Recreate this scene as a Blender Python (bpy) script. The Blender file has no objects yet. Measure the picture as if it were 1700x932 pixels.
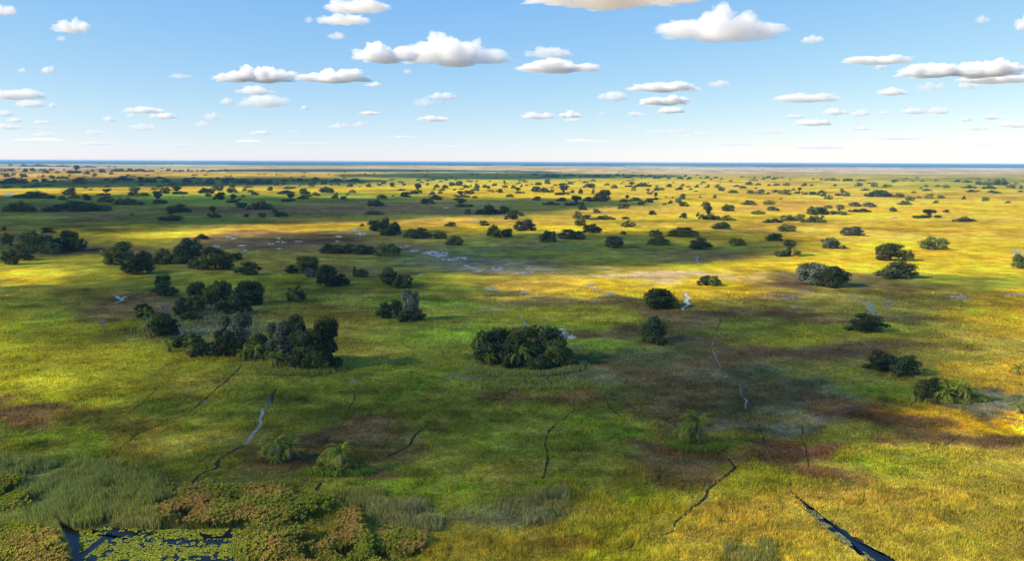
import bpy, math, random
import numpy as np
R = math.radians
scene = bpy.context.scene
COL = scene.collection

# ------------------------------------------------------------------ camera
CAM_H = 45.0; FPX = 1228.0; PITCH = R(9.12); ROLL = R(0.22)
cp, sp = math.cos(PITCH), math.sin(PITCH)
FW = np.array([0, cp, -sp]); U0 = np.array([0, sp, cp]); R0 = np.array([1.0, 0, 0])
RT = R0*math.cos(ROLL) + U0*math.sin(ROLL)
UP = U0*math.cos(ROLL) - R0*math.sin(ROLL)
cd = bpy.data.cameras.new('camera'); cam = bpy.data.objects.new('camera', cd); COL.objects.link(cam)
cd.sensor_width = 36; cd.lens = 36*FPX/1700; cd.clip_start = 0.5; cd.clip_end = 400000
from mathutils import Matrix, Vector
cam.matrix_world = Matrix(((RT[0], UP[0], -FW[0], 0), (RT[1], UP[1], -FW[1], 0), (RT[2], UP[2], -FW[2], CAM_H), (0, 0, 0, 1)))
scene.camera = cam

# ------------------------------------------------------------------ sky, sun, exposure
SUN_EL = 29.0; SUN_AZ = 198.0          # direction the light comes FROM, degrees counter-clockwise from +X
sdir = np.array([math.cos(R(SUN_EL))*math.cos(R(SUN_AZ)), math.cos(R(SUN_EL))*math.sin(R(SUN_AZ)), math.sin(R(SUN_EL))])
w = bpy.data.worlds.new('World'); scene.world = w; w.use_nodes = True
wn = w.node_tree; wn.nodes.clear()
sky = wn.nodes.new('ShaderNodeTexSky'); sky.sky_type = 'NISHITA'; sky.sun_disc = False
sky.sun_elevation = R(SUN_EL); sky.sun_rotation = R(90 - SUN_AZ)
sky.altitude = 900; sky.air_density = 0.7; sky.dust_density = 0.3; sky.ozone_density = 3.0
bg = wn.nodes.new('ShaderNodeBackground'); bg.inputs['Strength'].default_value = 0.10
wo = wn.nodes.new('ShaderNodeOutputWorld')
sep = wn.nodes.new('ShaderNodeSeparateColor'); comb = wn.nodes.new('ShaderNodeCombineColor')
wn.links.new(sky.outputs[0], sep.inputs[0])
for k_, (g_, m_) in enumerate(((0.95, 0.89), (0.6, 0.645), (0.15, 0.53))):      # softer, paler grade of the same sky
    a_ = wn.nodes.new('ShaderNodeMath'); a_.operation = 'MULTIPLY'; a_.inputs[1].default_value = 0.1; wn.links.new(sep.outputs[k_], a_.inputs[0])
    b_ = wn.nodes.new('ShaderNodeMath'); b_.operation = 'POWER'; b_.inputs[1].default_value = g_; wn.links.new(a_.outputs[0], b_.inputs[0])
    c_ = wn.nodes.new('ShaderNodeMath'); c_.operation = 'MULTIPLY'; c_.inputs[1].default_value = m_*10; wn.links.new(b_.outputs[0], c_.inputs[0])
    wn.links.new(c_.outputs[0], comb.inputs[k_])
wn.links.new(comb.outputs[0], bg.inputs[0]); wn.links.new(bg.outputs[0], wo.inputs[0])
sl = bpy.data.lights.new('sun', 'SUN'); sl.energy = 4.4; sl.angle = R(0.5); sl.color = (1.0, 0.87, 0.66)
so = bpy.data.objects.new('sun', sl); COL.objects.link(so)
so.rotation_euler = Vector(sdir).to_track_quat('Z', 'Y').to_euler(); so.location = (-60, -20, 90)
vs = scene.view_settings; vs.view_transform = 'Standard'; vs.look = 'None'; vs.exposure = 0.95; vs.gamma = 1.0; vs.use_curve_mapping = False
cy = scene.cycles
cy.max_bounces = 8; cy.diffuse_bounces = 2; cy.glossy_bounces = 2; cy.transmission_bounces = 3; cy.volume_bounces = 6
cy.transparent_max_bounces = 16; cy.use_denoising = True; cy.sample_clamp_indirect = 4

# ------------------------------------------------------------------ helpers
rng = np.random.default_rng(7)
def hash2(ix, iy, seed):
    h = (ix.astype(np.int64)*374761393 + iy.astype(np.int64)*668265263 + seed*974634777) & 0xffffffff
    h = ((h ^ (h >> 13))*1274126177) & 0xffffffff
    return ((h ^ (h >> 16)) & 0xffffff)/16777215.0
def vnoise(x, y, seed=0):
    ix = np.floor(x); iy = np.floor(y); fx = x-ix; fy = y-iy
    fx = fx*fx*(3-2*fx); fy = fy*fy*(3-2*fy)
    a = hash2(ix, iy, seed); b = hash2(ix+1, iy, seed); c = hash2(ix, iy+1, seed); d = hash2(ix+1, iy+1, seed)
    return (a+(b-a)*fx)+((c+(d-c)*fx)-(a+(b-a)*fx))*fy
def fbm(x, y, oct=4, seed=0, gain=0.5):
    s = 0; a = 1; t = 0
    for i in range(oct):
        s = s + a*vnoise(x*2**i+17.3*i, y*2**i-9.1*i, seed+i); t += a; a *= gain
    return s/t
def n3(p, seed=0):       # 3-D value noise from planar slices
    z = p[:, 2]; iz = np.floor(z); f = z-iz; f = f*f*(3-2*f)
    a = vnoise(p[:, 0]+iz*31.7, p[:, 1]+iz*17.1, seed); b = vnoise(p[:, 0]+(iz+1)*31.7, p[:, 1]+(iz+1)*17.1, seed)
    return a+(b-a)*f
def sst(x, a, b):
    t = np.clip((x-a)/(b-a), 0, 1); return t*t*(3-2*t)
def ray(px, py):
    px = np.asarray(px, float); py = np.asarray(py, float)
    dx = (px-850)/FPX; dy = -(py-466)/FPX
    return FW + dx[..., None]*RT + dy[..., None]*UP
def ground(px, py, z=0.0):
    d = ray(px, py); t = (z-CAM_H)/np.minimum(d[..., 2], -1e-5)
    p = d*t[..., None]; p[..., 2] = z
    return p
def project(P):
    q = P - np.array([0, 0, CAM_H]); z = q@FW
    z = np.where(z < 1e-3, 1e-3, z)
    return 850+FPX*(q@RT)/z, 466-FPX*(q@UP)/z, z
def hor(x):
    return 466-FPX*math.tan(PITCH)+(x-850)*math.tan(ROLL)

def mesh_np(name, V, faces, mat, col=None, smooth=False, colname='tint', fattr=None):
    """V (n,3); faces = list of (m,k) int arrays"""
    me = bpy.data.meshes.new(name)
    V = np.asarray(V, np.float32); me.vertices.add(len(V)); me.vertices.foreach_set('co', V.ravel())
    loops = np.concatenate([f.ravel() for f in faces]).astype(np.int32)
    tot = np.concatenate([np.full(len(f), f.shape[1], np.int32) for f in faces])
    st = np.concatenate([[0], np.cumsum(tot)[:-1]]).astype(np.int32)
    me.loops.add(len(loops)); me.loops.foreach_set('vertex_index', loops)
    me.polygons.add(len(tot)); me.polygons.foreach_set('loop_start', st); me.polygons.foreach_set('loop_total', tot)
    if smooth: me.polygons.foreach_set('use_smooth', np.ones(len(tot), bool))
    if col is not None:
        a = me.attributes.new(colname, 'FLOAT_COLOR', 'POINT')
        c = np.ones((len(V), 4), np.float32); c[:, :col.shape[1]] = col; a.data.foreach_set('color', c.ravel())
    me.update(calc_edges=True); me.validate()
    if mat: me.materials.append(mat)
    return me
def link(name, me, parent=None, loc=None, **props):
    o = bpy.data.objects.new(name, me); COL.objects.link(o)
    if parent is not None: o.parent = parent
    if loc is not None: o.location = loc
    for k, v in props.items(): o[k] = v
    return o

# ------------------------------------------------------------------ materials
def newmat(name):
    m = bpy.data.materials.new(name); m.use_nodes = True; m.node_tree.nodes.clear(); return m, m.node_tree
def N(t, typ, **kw):
    n = t.nodes.new(typ)
    for k, v in kw.items():
        if hasattr(n, k): setattr(n, k, v)
        else: n.inputs[k].default_value = v
    return n
def noise_node(t, vec, scale, detail=3, rough=0.55):
    n = t.nodes.new('ShaderNodeTexNoise'); n.inputs['Scale'].default_value = scale
    n.inputs['Detail'].default_value = detail; n.inputs['Roughness'].default_value = rough
    t.links.new(vec, n.inputs['Vector']); return n
def maprange(t, val, a, b, c, d):
    m = t.nodes.new('ShaderNodeMapRange'); t.links.new(val, m.inputs[0])
    for i, v in enumerate((a, b, c, d)): m.inputs[i+1].default_value = v
    return m.outputs[0]
def vmul(t, a, b):
    m = t.nodes.new('ShaderNodeVectorMath'); m.operation = 'MULTIPLY'; t.links.new(a, m.inputs[0])
    if isinstance(b, tuple): m.inputs[1].default_value = b
    else: t.links.new(b, m.inputs[1])
    return m.outputs[0]
def vscale(t, a, s):
    m = t.nodes.new('ShaderNodeVectorMath'); m.operation = 'SCALE'; t.links.new(a, m.inputs[0])
    if isinstance(s, (int, float)): m.inputs['Scale'].default_value = s
    else: t.links.new(s, m.inputs['Scale'])
    return m.outputs[0]

def mat_ground():
    m, t = newmat('marsh_grass_ground'); L = t.links.new
    at = N(t, 'ShaderNodeAttribute', attribute_name='tint')
    geo = N(t, 'ShaderNodeNewGeometry')
    pos = geo.outputs['Position']
    a = noise_node(t, pos, 1.1, 4, 0.7); b = noise_node(t, pos, 0.13, 4, 0.65); c = noise_node(t, pos, 0.016, 3, 0.6)
    fa = maprange(t, a.outputs[0], 0.3, 0.7, 0.5, 1.5); fb = maprange(t, b.outputs[0], 0.3, 0.7, 0.6, 1.4); fc = maprange(t, c.outputs[0], 0.3, 0.7, 0.85, 1.15)
    col = vscale(t, vscale(t, vscale(t, at.outputs['Color'], fa), fb), fc)
    # dead straw and dark wet mud mottling
    d = noise_node(t, pos, 0.35, 5, 0.7)
    mk = maprange(t, d.outputs[0], 0.56, 0.72, 0, 0.55)
    mx = N(t, 'ShaderNodeMix', data_type='RGBA'); L(mk, mx.inputs[0]); L(col, mx.inputs[6])
    L(vmul(t, col, (0.72, 0.50, 0.6)), mx.inputs[7])
    bs = N(t, 'ShaderNodeBsdfPrincipled', Roughness=0.9); L(mx.outputs[2], bs.inputs['Base Color'])
    bs.inputs['Specular IOR Level'].default_value = 0.0
    bm = N(t, 'ShaderNodeBump', Strength=0.8, Distance=0.5)
    L(a.outputs[0], bm.inputs['Height']); L(bm.outputs[0], bs.inputs['Normal'])
    o = N(t, 'ShaderNodeOutputMaterial'); L(bs.outputs[0], o.inputs[0]); return m
def mat_leaf(name, rgb, trans=0.3, var=0.35, attr='tint', gloss=0.0):
    m, t = newmat(name); L = t.links.new
    at = N(t, 'ShaderNodeAttribute', attribute_name=attr)
    oi = N(t, 'ShaderNodeObjectInfo')
    f = maprange(t, oi.outputs['Random'], 0, 1, 1-var, 1+var)
    col = vscale(t, vmul(t, at.outputs['Color'], rgb), f)
    df = N(t, 'ShaderNodeBsdfDiffuse'); L(col, df.inputs[0])
    tr = N(t, 'ShaderNodeBsdfTranslucent'); L(vmul(t, col, (1.1, 1.15, 0.6)), tr.inputs[0])
    mx = N(t, 'ShaderNodeMixShader'); mx.inputs[0].default_value = trans
    L(df.outputs[0], mx.inputs[1]); L(tr.outputs[0], mx.inputs[2])
    o = N(t, 'ShaderNodeOutputMaterial'); L(mx.outputs[0], o.inputs[0]); return m
def mat_plain(name, rgb, rough=0.8, nscale=2.0, amt=0.4):
    m, t = newmat(name); L = t.links.new
    tc = N(t, 'ShaderNodeTexCoord')
    n = noise_node(t, tc.outputs['Object'], nscale, 4, 0.6)
    rgbn = N(t, 'ShaderNodeRGB'); rgbn.outputs[0].default_value = (*rgb, 1)
    col = vscale(t, rgbn.outputs[0], maprange(t, n.outputs[0], 0.3, 0.7, 1-amt, 1+amt))
    bs = N(t, 'ShaderNodeBsdfPrincipled', Roughness=rough); L(col, bs.inputs['Base Color']); bs.inputs['Specular IOR Level'].default_value = 0.05 if rough > 0.8 else 0.5
    o = N(t, 'ShaderNodeOutputMaterial'); L(bs.outputs[0], o.inputs[0]); return m
def mat_water(name, rgb=(0.004, 0.008, 0.015), rough=0.06, bump=0.15, ior=1.33):
    m, t = newmat(name); L = t.links.new
    bs = N(t, 'ShaderNodeBsdfPrincipled', Roughness=rough, IOR=ior); bs.inputs['Base Color'].default_value = (*rgb, 1); bs.inputs['Specular IOR Level'].default_value = 0.5 if rgb[0] > 0.1 else 0.35
    geo = N(t, 'ShaderNodeNewGeometry'); n = noise_node(t, geo.outputs['Position'], 1.5, 2)
    bm = N(t, 'ShaderNodeBump', Strength=bump, Distance=0.05); L(n.outputs[0], bm.inputs['Height']); L(bm.outputs[0], bs.inputs['Normal'])
    o = N(t, 'ShaderNodeOutputMaterial'); L(bs.outputs[0], o.inputs[0]); return m
def mat_cloud(name, soft=True):
    m, t = newmat(name); L = t.links.new
    df = N(t, 'ShaderNodeBsdfDiffuse'); df.inputs[0].default_value = (0.97, 0.97, 0.97, 1)
    tl = N(t, 'ShaderNodeBsdfTranslucent'); tl.inputs[0].default_value = (0.97, 0.97, 0.97, 1)
    mx = N(t, 'ShaderNodeMixShader'); mx.inputs[0].default_value = 0.45; L(df.outputs[0], mx.inputs[1]); L(tl.outputs[0], mx.inputs[2])
    if soft:
        ss = N(t, 'ShaderNodeSubsurfaceScattering', falloff='RANDOM_WALK'); ss.inputs['Color'].default_value = (0.99, 0.99, 0.99, 1)
        ss.inputs['Scale'].default_value = 500.0; ss.inputs['Radius'].default_value = (1, 1, 1)
        m2 = N(t, 'ShaderNodeMixShader'); m2.inputs[0].default_value = 0.9; L(mx.outputs[0], m2.inputs[1]); L(ss.outputs[0], m2.inputs[2]); mx = m2
    tp = N(t, 'ShaderNodeBsdfTransparent')
    fin = N(t, 'ShaderNodeMixShader'); L(tp.outputs[0], fin.inputs[1]); L(mx.outputs[0], fin.inputs[2])
    at = N(t, 'ShaderNodeAttribute', attribute_name='tint')
    if soft:
        lw = N(t, 'ShaderNodeLayerWeight', Blend=0.5)
        tc = N(t, 'ShaderNodeTexCoord'); n = noise_node(t, tc.outputs['Object'], 3.2, 3, 0.5)
        e = N(t, 'ShaderNodeMath', operation='SUBTRACT'); e.inputs[0].default_value = 1.0; L(lw.outputs['Facing'], e.inputs[1])
        s = N(t, 'ShaderNodeMath', operation='ADD'); L(e.outputs[0], s.inputs[0]); L(maprange(t, n.outputs[0], 0.3, 0.7, -0.38, 0.10), s.inputs[1])
        al = maprange(t, s.outputs[0], -0.05, 0.6, 0, 1)
        mu = N(t, 'ShaderNodeMath', operation='MULTIPLY'); L(al, mu.inputs[0]); L(at.outputs['Fac'], mu.inputs[1])
        L(mu.outputs[0], fin.inputs[0])
    else:
        L(at.outputs['Fac'], fin.inputs[0])
    o = N(t, 'ShaderNodeOutputMaterial'); L(fin.outputs[0], o.inputs[0]); return m

M_ground = mat_ground()
M_leaf = [mat_leaf('dark_foliage', (0.064, 0.092, 0.034)), mat_leaf('mid_foliage', (0.125, 0.150, 0.04)), mat_leaf('grey_foliage', (0.11, 0.13, 0.085)),
          mat_leaf('yellow_green_foliage', (0.20, 0.22, 0.04))]
M_wood = mat_leaf('distant_canopy', (0.035, 0.06, 0.045), 0.1, 0.0)
M_palm = mat_leaf('palm_frond', (0.22, 0.27, 0.04), 0.35, 0.2)
M_dry = mat_leaf('dry_frond', (0.34, 0.28, 0.17), 0.2, 0.2)
M_grass = mat_leaf('grass_blade', (1.25, 1.25, 1.1), 0.5, 0.0)
M_bark = mat_plain('bark', (0.13, 0.10, 0.075), 0.9, 3)
M_dead = mat_plain('bleached_wood', (0.27, 0.25, 0.23), 0.9, 4, 0.25)
M_water = mat_water('dark_water'); M_shallow = mat_water('shallow_water', (0.16, 0.17, 0.17), 0.25, 0.1)
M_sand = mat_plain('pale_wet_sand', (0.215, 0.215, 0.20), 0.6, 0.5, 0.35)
M_white = mat_plain('white_sky_reflection', (0.55, 0.54, 0.52), 0.7, 0.5, 0.3)  # bright sky reflection on the water, put into a matte white colour
M_mud = mat_plain('dark_mud', (0.022, 0.022, 0.015), 0.9, 0.8, 0.3)
M_pad = mat_leaf('lily_pad', (1, 1, 1), 0.1, 0.0)
def mat_vapour(name, dens):
    m, t = newmat(name); v = N(t, 'ShaderNodeVolumeScatter', Density=dens, Anisotropy=0.0); v.inputs['Color'].default_value = (0.972, 0.986, 1.0, 1)
    o = N(t, 'ShaderNodeOutputMaterial'); t.links.new(v.outputs[0], o.inputs['Volume']); return m
M_clouds = [mat_vapour('cloud_vapour', d) for d in (0.0003, 0.0006, 0.0012, 0.0025, 0.005, 0.010)]; M_shade = mat_cloud('cloud_vapour_layer', False)
M_bird = mat_plain('dark_feathers', (0.05, 0.02, 0.015), 0.8)

# ------------------------------------------------------------------ ground colour (real albedo of the vegetation)
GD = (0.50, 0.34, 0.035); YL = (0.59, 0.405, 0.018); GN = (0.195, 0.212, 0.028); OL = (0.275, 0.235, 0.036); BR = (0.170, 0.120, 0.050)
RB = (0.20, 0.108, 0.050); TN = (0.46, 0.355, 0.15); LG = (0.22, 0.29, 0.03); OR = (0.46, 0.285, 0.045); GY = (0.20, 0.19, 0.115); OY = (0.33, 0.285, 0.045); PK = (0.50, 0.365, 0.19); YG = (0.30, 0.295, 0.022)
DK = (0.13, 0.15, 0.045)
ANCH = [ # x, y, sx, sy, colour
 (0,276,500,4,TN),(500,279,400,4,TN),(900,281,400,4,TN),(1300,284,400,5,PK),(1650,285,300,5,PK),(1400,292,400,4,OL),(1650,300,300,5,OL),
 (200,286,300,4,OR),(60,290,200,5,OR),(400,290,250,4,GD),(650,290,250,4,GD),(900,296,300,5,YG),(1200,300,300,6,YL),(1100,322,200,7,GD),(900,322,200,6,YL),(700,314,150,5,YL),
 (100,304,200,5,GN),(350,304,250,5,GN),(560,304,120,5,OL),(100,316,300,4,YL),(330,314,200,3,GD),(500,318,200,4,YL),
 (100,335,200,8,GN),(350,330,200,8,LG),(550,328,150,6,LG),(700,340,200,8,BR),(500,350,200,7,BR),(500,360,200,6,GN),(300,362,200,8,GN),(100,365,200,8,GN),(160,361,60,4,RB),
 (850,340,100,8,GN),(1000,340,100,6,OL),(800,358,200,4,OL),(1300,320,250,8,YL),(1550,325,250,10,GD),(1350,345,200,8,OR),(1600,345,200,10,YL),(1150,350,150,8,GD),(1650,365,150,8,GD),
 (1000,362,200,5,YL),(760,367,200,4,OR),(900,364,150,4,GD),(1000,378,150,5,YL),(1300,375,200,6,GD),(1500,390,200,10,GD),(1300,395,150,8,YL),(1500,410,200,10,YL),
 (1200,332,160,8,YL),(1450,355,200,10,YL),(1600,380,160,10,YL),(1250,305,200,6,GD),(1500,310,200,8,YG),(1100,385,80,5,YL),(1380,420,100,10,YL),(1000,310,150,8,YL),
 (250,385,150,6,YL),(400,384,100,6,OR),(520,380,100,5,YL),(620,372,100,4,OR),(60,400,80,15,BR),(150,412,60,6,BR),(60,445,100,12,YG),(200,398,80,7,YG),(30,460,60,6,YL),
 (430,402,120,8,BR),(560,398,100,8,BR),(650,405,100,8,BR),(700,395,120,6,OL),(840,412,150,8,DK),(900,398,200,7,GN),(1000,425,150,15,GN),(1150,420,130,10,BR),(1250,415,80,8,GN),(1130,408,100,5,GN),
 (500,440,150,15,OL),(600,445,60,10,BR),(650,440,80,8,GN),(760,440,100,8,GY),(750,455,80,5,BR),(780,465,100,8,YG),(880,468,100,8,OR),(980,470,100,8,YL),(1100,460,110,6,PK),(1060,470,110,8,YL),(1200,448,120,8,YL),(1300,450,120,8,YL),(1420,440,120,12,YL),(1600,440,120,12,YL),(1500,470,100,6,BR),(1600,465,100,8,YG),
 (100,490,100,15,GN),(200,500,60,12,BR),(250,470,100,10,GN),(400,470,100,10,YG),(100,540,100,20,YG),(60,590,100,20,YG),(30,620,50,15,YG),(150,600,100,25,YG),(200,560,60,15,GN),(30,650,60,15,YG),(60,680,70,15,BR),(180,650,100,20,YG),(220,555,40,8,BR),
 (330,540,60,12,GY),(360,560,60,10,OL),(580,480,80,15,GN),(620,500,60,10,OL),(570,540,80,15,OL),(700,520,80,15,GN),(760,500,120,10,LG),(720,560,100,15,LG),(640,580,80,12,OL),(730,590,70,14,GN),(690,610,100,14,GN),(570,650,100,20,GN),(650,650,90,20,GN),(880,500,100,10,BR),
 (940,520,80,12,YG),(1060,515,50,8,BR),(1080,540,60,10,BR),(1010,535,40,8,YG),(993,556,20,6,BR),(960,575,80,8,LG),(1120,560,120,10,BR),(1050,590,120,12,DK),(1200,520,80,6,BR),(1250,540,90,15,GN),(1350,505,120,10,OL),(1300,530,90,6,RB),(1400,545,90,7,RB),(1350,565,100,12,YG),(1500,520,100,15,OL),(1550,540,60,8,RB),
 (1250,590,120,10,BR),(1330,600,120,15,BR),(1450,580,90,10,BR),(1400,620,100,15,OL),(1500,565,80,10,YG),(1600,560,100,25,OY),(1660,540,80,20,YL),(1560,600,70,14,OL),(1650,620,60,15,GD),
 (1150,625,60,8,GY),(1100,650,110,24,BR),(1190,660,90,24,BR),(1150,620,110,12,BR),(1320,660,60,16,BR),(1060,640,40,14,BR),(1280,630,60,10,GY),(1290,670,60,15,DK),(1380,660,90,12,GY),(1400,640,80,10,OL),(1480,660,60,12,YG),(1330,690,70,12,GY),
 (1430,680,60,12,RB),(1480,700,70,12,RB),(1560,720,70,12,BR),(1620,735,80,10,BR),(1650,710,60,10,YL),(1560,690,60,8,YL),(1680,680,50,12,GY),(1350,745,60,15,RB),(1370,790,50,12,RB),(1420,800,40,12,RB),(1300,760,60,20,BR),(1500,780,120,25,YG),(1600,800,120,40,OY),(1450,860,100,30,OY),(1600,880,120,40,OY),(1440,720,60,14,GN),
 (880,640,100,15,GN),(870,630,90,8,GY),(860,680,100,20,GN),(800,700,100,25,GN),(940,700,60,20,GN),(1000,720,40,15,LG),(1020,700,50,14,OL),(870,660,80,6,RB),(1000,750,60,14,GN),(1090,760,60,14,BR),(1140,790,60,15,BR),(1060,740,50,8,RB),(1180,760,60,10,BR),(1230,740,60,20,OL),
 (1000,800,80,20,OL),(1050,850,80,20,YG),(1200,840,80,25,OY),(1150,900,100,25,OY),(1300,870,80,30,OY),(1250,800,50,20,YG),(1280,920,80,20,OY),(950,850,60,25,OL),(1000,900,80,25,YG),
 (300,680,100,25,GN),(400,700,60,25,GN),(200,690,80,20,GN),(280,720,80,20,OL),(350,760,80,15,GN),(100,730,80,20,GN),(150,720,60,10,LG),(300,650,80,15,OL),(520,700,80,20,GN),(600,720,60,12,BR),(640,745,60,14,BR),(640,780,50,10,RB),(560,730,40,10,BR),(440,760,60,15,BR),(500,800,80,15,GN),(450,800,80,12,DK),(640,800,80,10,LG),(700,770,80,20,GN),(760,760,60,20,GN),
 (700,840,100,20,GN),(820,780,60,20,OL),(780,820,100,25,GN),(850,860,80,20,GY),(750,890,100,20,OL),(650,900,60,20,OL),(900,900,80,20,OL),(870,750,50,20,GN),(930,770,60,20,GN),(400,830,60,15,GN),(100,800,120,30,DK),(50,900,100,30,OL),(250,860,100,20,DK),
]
A_xy = np.array([a[:4] for a in ANCH], float); A_c = np.array([a[4] for a in ANCH], float)
def ground_color(P):
    """albedo of the marsh at world points P (n,3)"""
    px, py, z = project(P)
    d = np.maximum(P[:, 1], 30.0)
    X, Y = P[:, 0], P[:, 1]
    inv = np.clip(py-hor(px), 0.5, 1000)              # nearness
    sc = 9.0/np.maximum(d, 60)                        # patch size grows with distance; still fixed in the world
    lvl = np.log2(np.maximum(d, 60)/60.0)
    l0 = np.floor(lvl); fr = (lvl-l0)[:, None]
    def lod(seed, k, ax=1.0):
        s0 = k/(60*2**l0); s1 = k/(120*2**l0)
        a = fbm(X*s0*ax, Y*s0, 4, seed); b = fbm(X*s1*ax, Y*s1, 4, seed)
        return a*(1-fr[:, 0])+b*fr[:, 0]
    w1 = lod(3, 6)-0.5; w2 = lod(13, 6)-0.5; w3 = lod(23, 20)-0.5; w4 = lod(29, 20)-0.5
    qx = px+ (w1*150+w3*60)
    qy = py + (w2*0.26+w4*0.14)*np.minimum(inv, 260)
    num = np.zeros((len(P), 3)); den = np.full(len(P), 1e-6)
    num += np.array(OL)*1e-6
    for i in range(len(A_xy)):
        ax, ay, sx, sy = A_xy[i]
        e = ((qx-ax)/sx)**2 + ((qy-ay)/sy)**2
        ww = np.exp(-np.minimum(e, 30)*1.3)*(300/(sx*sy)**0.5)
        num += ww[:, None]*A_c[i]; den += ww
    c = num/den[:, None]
    # restore saturation lost in blending + natural patchiness
    pz = lod(41, 9); pz2 = lod(47, 30); pz3 = lod(53, 14, 0.45)
    c = c*(1+1.1*(pz-0.5)+1.1*(pz2-0.5))[:, None]
    br = sst(pz3, 0.55, 0.75)[:, None]*0.55*sst(lod(59, 4), 0.35, 0.6)[:, None]
    c = c*(1-br) + c*np.array([0.72, 0.48, 0.7])*br
    gr = sst(lod(61, 11), 0.55, 0.72)[:, None]*0.5*(1-0.8*sst(c[:, :1], 0.28, 0.42))
    c = c*(1-gr)+c*np.array([0.72, 1.12, 0.7])*gr
    st = sst(lod(67, 25, 0.4), 0.62, 0.75)[:, None]*0.25
    c = c*(1-st)+np.array([0.46, 0.34, 0.10])*st
    sk = lod(71, 34, 0.28); sk2 = lod(83, 12, 0.22)
    c = c*(1+0.9*(sk-0.5)+0.7*(sk2-0.5))[:, None]
    hv = lod(91, 60); hv2 = lod(97, 26, 0.6)
    y_ = sst(hv, 0.5, 0.75)[:, None]*0.55; c = c*(1-y_)+c*np.array([1.45, 1.3, 0.9])*y_
    b_ = sst(1-hv, 0.5, 0.75)[:, None]*0.5; c = c*(1-b_)+c*np.array([0.62, 0.58, 0.7])*b_
    r_ = sst(hv2, 0.58, 0.74)[:, None]*0.25; c = c*(1-r_)+c*np.array([1.0, 0.7, 0.9])*r_
    dn = sst(sk2, 0.56, 0.72)[:, None]*0.5; c = c*(1-dn)+c*np.array([0.8, 0.58, 0.75])*dn
    return np.clip(c, 0.012, 0.6)

def build_ground():
    ys = list(CAM_H*FPX/np.arange(1100, 4, -1.35)) + list(np.geomspace(CAM_H*FPX/4*1.05, 60000, 14))
    ys = np.array(ys); nx = 760
    s = np.linspace(-1, 1, nx)
    hw = ys*0.80+60
    X = s[None, :]*hw[:, None]; Y = np.repeat(ys[:, None], nx, 1)
    V = np.stack([X, Y, np.zeros_like(X)], -1).reshape(-1, 3)
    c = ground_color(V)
    i = np.arange(len(ys)-1)[:, None]*nx+np.arange(nx-1)[None, :]
    F = np.stack([i, i+1, i+nx+1, i+nx], -1).reshape(-1, 4)
    # the rest of the plain: same sheet continued behind and beside
    o = len(V); yb = ys[0]; B = 62000
    L0, L1 = (-hw[0], yb), (hw[0], yb); E0, E1 = (-hw[-1], ys[-1]), (hw[-1], ys[-1])
    ex = np.array([[-B, -B, 0], [B, -B, 0], [B, B, 0], [-B, B, 0]])
    V = np.vstack([V, ex]); c = np.vstack([c, np.tile((0.20, 0.21, 0.16), (4, 1))])
    a, b, e, f = 0, nx-1, (len(ys)-1)*nx, len(ys)*nx-1
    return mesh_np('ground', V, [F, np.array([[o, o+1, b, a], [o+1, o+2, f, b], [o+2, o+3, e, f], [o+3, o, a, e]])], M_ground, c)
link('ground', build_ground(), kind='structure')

# ------------------------------------------------------------------ water, channels and tracks
WET = []     # (pixel polyline or polygon, half width) used to keep grass off
def ribbon(name, pts, w, mat, z, seed=0, label=None):
    """pts: photo pixels on the ground; w: width in metres (list or number)"""
    P = ground(np.array([p[0] for p in pts]), np.array([p[1] for p in pts]))
    # resample with wiggle
    n = max(6, len(pts)*9); seg = np.concatenate([[0], np.cumsum(np.linalg.norm(np.diff(P, axis=0), axis=1))])
    t = np.linspace(0, seg[-1], n); C = np.stack([np.interp(t, seg, P[:, k]) for k in range(2)], -1)
    for _ in range(2): C[1:-1] = (C[:-2]+2*C[1:-1]+C[2:])/4
    W = np.interp(t, seg, np.full(len(pts), w) if np.isscalar(w) else np.array(w, float))
    T = np.gradient(C, axis=0); T /= np.linalg.norm(T, axis=1)[:, None]+1e-9; Nn = np.stack([-T[:, 1], T[:, 0]], -1)
    wob = (vnoise(t*0.25+seed*7.7, t*0, seed)-0.5)*W*0.9
    C = C+Nn*wob[:, None]
    k1 = 0.5+1.0*vnoise(t*0.5, t*0+3, seed+1); k2 = 0.5+1.0*vnoise(t*0.5, t*0+8, seed+2)
    W = W*sst(np.minimum(t, t[-1]-t), -0.5, 2.5)*0.62
    A = C+Nn*(W*0.5*k1)[:, None]; B = C-Nn*(W*0.5*k2)[:, None]
    V = np.zeros((2*n, 3)); V[:n, :2] = A; V[n:, :2] = B; V[:, 2] = z
    i = np.arange(n-1); F = np.stack([i, i+n, i+n+1, i+1], -1)
    link(name, mesh_np(name, V, [F], mat), kind='structure')
    if name != 'trail': WET.append((C, W*0.5+0.02))
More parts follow.
